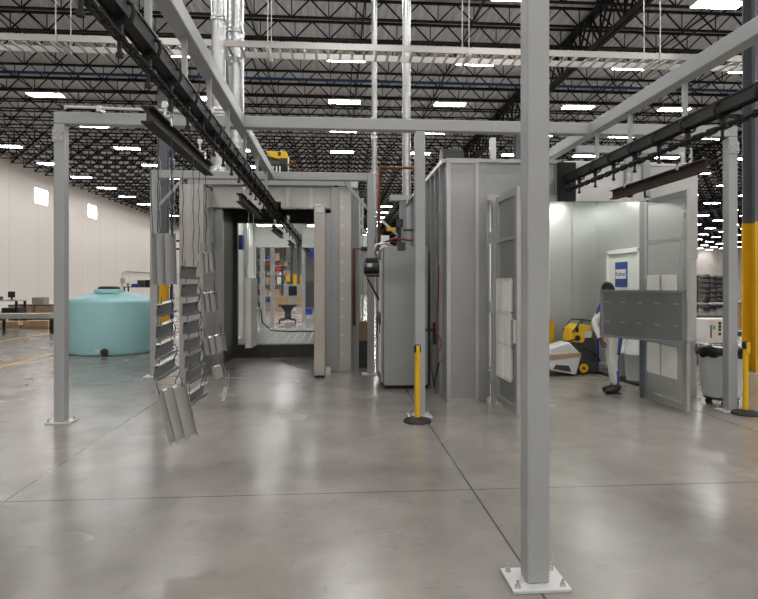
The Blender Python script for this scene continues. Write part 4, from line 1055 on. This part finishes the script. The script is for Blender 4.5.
# hose on the tunnel floor
b = MB(); b.tube([(-2.2, 17.2, 1.0), (-2.15, 17.2, .6), (-1.9, 17.3, .36), (-1.4, 17.4, .32), (-.5, 17.4, .32), (.1, 17.4, .33)], .02, 8); tag(b.build('cable', 'black'), 'black cable looping down to the oven tunnel floor', 'cable')
def rack(x, y, w, dep, h, n, label, seed, group):
    r = thing('storage_rack', label, 'rack', (x, y, 0), group)
    for sx in (-1, 1):
        for sy in (-1, 1): MB().bx(x + sx * w / 2 - .03, x + sx * w / 2 + .03, y + sy * dep / 2 - .03, y + sy * dep / 2 + .03, 0, h).build('upright', 'char', r)
    rr = random.Random(seed)
    for k in range(n):
        z = .15 + k * (h - .2) / n
        MB().bx(x - w / 2, x + w / 2, y - dep / 2, y + dep / 2, z - .04, z).build('shelf', 'tray', r)
    rows = []
    for k in range(n):
        z = .15 + k * (h - .2) / n; xx = x - w / 2 + .08
        while xx < x + w / 2 - .25:
            ww = rr.uniform(.2, .4); hh = rr.uniform(.2, .6) * (h - .2) / n
            rows.append((xx, ww, z, hh, rr.choice(['carton', 'blue', 'char', 'cartw', 'carton', 'carton', 'char', 'char', 'red']))); xx += ww + rr.uniform(.02, .12)
    return rows, y, dep
cnames = {'carton': 'brown carton', 'blue': 'blue bin', 'char': 'charcoal case', 'cartw': 'white carton', 'red': 'red box', 'yellow': 'yellow box'}
rid = 0
for (px_, d, w, lb) in ((270, 40, 1.7, 'tall loaded rack seen through the oven, the one closer to its left wall'), (279, 52, 2.2, 'tall loaded rack seen through the oven, behind the black cart')):
    p = at(px_, 300, d); rows, yy, dep = rack(p.x, p.y, w, .8, 4.3, 5, lb, rid, 'storage racks beyond the oven')
    cnt = {}
    for k, (xx, ww, z, hh, m_) in enumerate(rows):
        cnt[(z, m_)] = cnt.get((z, m_), 0) + 1
        o = MB().bx(xx, xx + ww, yy - .35, yy + .3, z, z + hh).build('storage_box', m_)
        lev = ordn(sorted(set(q[2] for q in rows)).index(z)); pos = ordn([q[0] for q in rows if q[2] == z].index(xx))
        tag(o, '%s, %s along the %s shelf up of the %s rack beyond the oven' % (cnames[m_], pos, lev, ['nearer', 'farther'][rid]), 'box', 'boxes on the racks beyond the oven')
    rid += 1
# posts of the next conveyor frame beyond the oven
fr3 = thing('steel_portal_frame', 'grey steel frame carrying the chain track beyond the oven', 'frame', (-1.2, 23, 0))
for px_, d in ((262.5, 21.5), (272.5, 23.5), (303.5, 28)):
    p = at(px_, 320, d); MB().bx(p.x - .08, p.x + .08, p.y - .08, p.y + .08, 0, 4.0).build('post', 'paint', fr3)
MB().bx(-4.6, 1.0, 23.2, 23.34, 3.5, 3.65).build('crossbeam', 'paint', fr3)
p3 = [at(288, 290, 60), at(295, 290, 66), at(302, 290, 72)]
for i, p in enumerate(p3):
    b = bpy.data.objects.new('building_column', None); COL.objects.link(b); b.location = (p.x, p.y, 0); ORG[b.name] = Vector((p.x, p.y, 0)); b['kind'] = 'structure'
    MB().bx(p.x - .2, p.x + .2, p.y - .2, p.y + .2, 2.9, 9.1).build('upper_shaft', 'steelcol', b); MB().bx(p.x - .205, p.x + .205, p.y - .205, p.y + .205, 0, 2.9).build('yellow_foot', 'yellowp', b)
for i, (px_, d, w, h, m_, lb) in enumerate(((306, 46, 1.6, .8, 'wood', 'stack of timber on the floor beyond the oven'), (311, 40, .9, 1.9, 'char', 'dark machine cabinet beyond the oven on the right'), (282, 38, .9, .9, 'carton', 'brown crate on the floor behind the black cart'), (308, 34, .5, .3, 'blue', 'blue tote on the floor beyond the oven'))):
    p = at(px_, 305, d); tag(MB().bx(p.x - w / 2, p.x + w / 2, p.y - .4, p.y + .4, 0, h).bx(p.x - w / 2 - .03, p.x + w / 2 + .03, p.y - .43, p.y + .43, h, h + .05).build('floor_crate', m_), lb, 'crate')
p = at(313.5, 255, 23.2); b = MB(); b.bx(p.x - .13, p.x + .13, 23.2, 23.34, 2.75, 3.2); b.bx(p.x - .02, p.x + .02, 23.25, 23.29, 3.2, 3.5); tag(b.build('blue_hood', 'blue'), 'dark blue box hung from the frame beyond the oven exit', 'box')
p = at(295, 300, 50); mc = thing('machine_tool', 'grey machine enclosure far beyond the oven, before the yellow-footed columns', 'machine', (p.x, p.y, 0))
MB().bx(p.x - .95, p.x + .95, p.y - .5, p.y + .5, .1, 1.75).build('enclosure', 'cab', mc); MB().bx(p.x - .5, p.x + .2, p.y - .53, p.y - .5, .8, 1.6).build('door_window', 'screen', mc); MB().bx(p.x - .9, p.x + .9, p.y - .45, p.y + .45, 0, .1).build('plinth', 'char', mc)

# ================================================================== RIGHT BACKGROUND
bx_t = thing('white_carton', 'large white carton with black and teal print behind the trash can', 'carton', (7, 12, 0))
p = at(712, 341, 12.6); x0, y0 = p.x, p.y; ORG[bx_t.name] = Vector((x0, y0, 0)); bx_t.location = (x0, y0, 0)
cb_ = MB().bx(x0 - .30, x0 + .30, y0 - .3, y0 + .3, .42, .97).build('carton', 'cartw', bx_t)
b = MB()
for zz in (.63, .72, .79, .86): b.bx(x0 - .06, x0 + .0, y0 - .303, y0 - .3, zz, zz + .06)
b.bx(x0 + .22, x0 + .27, y0 - .303, y0 - .3, .46, .5); b.bx(x0 + .06, x0 + .24, y0 - .303, y0 - .3, .86, .875); b.bx(x0 - .24, x0 - .21, y0 - .303, y0 - .3, .58, .85)
b.build('black_print', 'plast', cb_)
MB().bx(x0 - .19, x0 - .13, y0 - .303, y0 - .3, .76, .84).build('teal_print', 'teal', cb_)
pl = MB(); pl.bx(x0 - .45, x0 + .45, y0 - .35, y0 + .35, .28, .42); pl.bx(x0 - .45, x0 - .37, y0 - .35, y0 + .35, 0, .28); pl.bx(x0 + .37, x0 + .45, y0 - .35, y0 + .35, 0, .28); tag(pl.build('low_platform', 'char'), 'low dark platform under the white printed carton', 'platform')
for i, px_ in enumerate((701, 708, 715, 721)):
    d = 38 + i * 2.6; p = at(px_, 300, d); r = thing('parts_rack', 'dark wheeled rack of small parts in the far right, %s from the booth' % ordn(i), 'rack', (p.x, p.y, 0), 'dark racks in the far right background')
    w = .8
    for sx in (-1, 1): MB().bx(p.x + sx * w / 2 - .04, p.x + sx * w / 2 + .04, p.y - .3, p.y + .3, .0, 2.3).build('side_frame', 'char', r)
    for k in range(7): MB().bx(p.x - w / 2, p.x + w / 2, p.y - .3, p.y + .3, .2 + k * .33, .24 + k * .33).build('shelf', 'char', r)
    rr = random.Random(i)
    b = MB()
    for k in range(7):
        for j in range(4): b.bx(p.x - .36 + j * .19, p.x - .22 + j * .19, p.y - .32, p.y, .24 + k * .33, .24 + k * .33 + rr.uniform(.05, .24))
    b.build('parts', 'tray', r)
c = at(722, 312, 26); table('workbench', 'long pale worktop in the right background between the booth and the yellow column', c.x - 2.5, c.x + 1.8, c.y - .5, c.y + .5, .9)
p = at(706, 303, 25.8); b = MB(); b.lathe([(.12, .90), (.16, .95), (.15, 1.1), (.08, 1.22), (.03, 1.25)], (p.x, p.y, 0), 14); tag(b.build('tool_bag', 'plast'), 'small black bag on the long pale worktop', 'bag')
p = at(740, 292, 30); tag(MB().bx(p.x - .55, p.x + .55, p.y - .3, p.y + .3, 0.9, 1.75).bx(p.x - .55, p.x + .55, p.y - .3, p.y + .3, 0, .12).bx(p.x - .5, p.x - .4, p.y - .2, p.y + .2, .12, .9).bx(p.x + .4, p.x + .5, p.y - .2, p.y + .2, .12, .9).build('white_cabinet', 'white'), 'white cabinet on legs right of the end post, beside the yellow column', 'cabinet')
p = at(741, 311, 24); tag(MB().bx(p.x - .35, p.x + .35, p.y - .3, p.y + .3, 0, .95).bx(p.x - .38, p.x + .38, p.y - .33, p.y + .33, .95, 1.0).build('tan_cabinet', 'wood'), 'tan cabinet between the end post and the yellow column', 'cabinet')
p = at(741, 330, 16); tag(MB().bx(p.x - .6, p.x + .6, p.y - .3, p.y + .3, .32, .44).bx(p.x - .6, p.x - .5, p.y - .3, p.y + .3, 0, .32).bx(p.x + .5, p.x + .6, p.y - .3, p.y + .3, 0, .32).build('low_bench', 'char'), 'low dark bench behind the right end post', 'bench')
# ladder-like cable riser right of the booth
lr = thing('cable_ladder', 'upright dark cable ladder rising beside the booth corner', 'cable ladder', (5.75, 9.3, 0))
for s in (0, .12): MB().bx(5.80 + s, 5.83 + s, 9.3, 9.34, 0, 4.0).build('rail', 'galvd', lr)
b = MB()
for i in range(40): b.bx(5.83, 5.92, 9.3, 9.34, .1 + .1 * i, .13 + .1 * i)
b.build('rungs', 'black', lr)

# ------------------------------------------------------------------ world / view
w = bpy.data.worlds.new('world'); SC.world = w; w.use_nodes = True
w.node_tree.nodes['Background'].inputs[0].default_value = (.5, .5, .52, 1); w.node_tree.nodes['Background'].inputs[1].default_value = .02
SC.view_settings.view_transform = 'Standard'; SC.view_settings.look = 'None'; SC.view_settings.gamma = 1
SC.view_settings.exposure = 1.1; SC.view_settings.use_curve_mapping = False
SC.cycles.max_bounces = 7; SC.cycles.diffuse_bounces = 4; SC.cycles.glossy_bounces = 4
SC.cycles.sample_clamp_indirect = 6
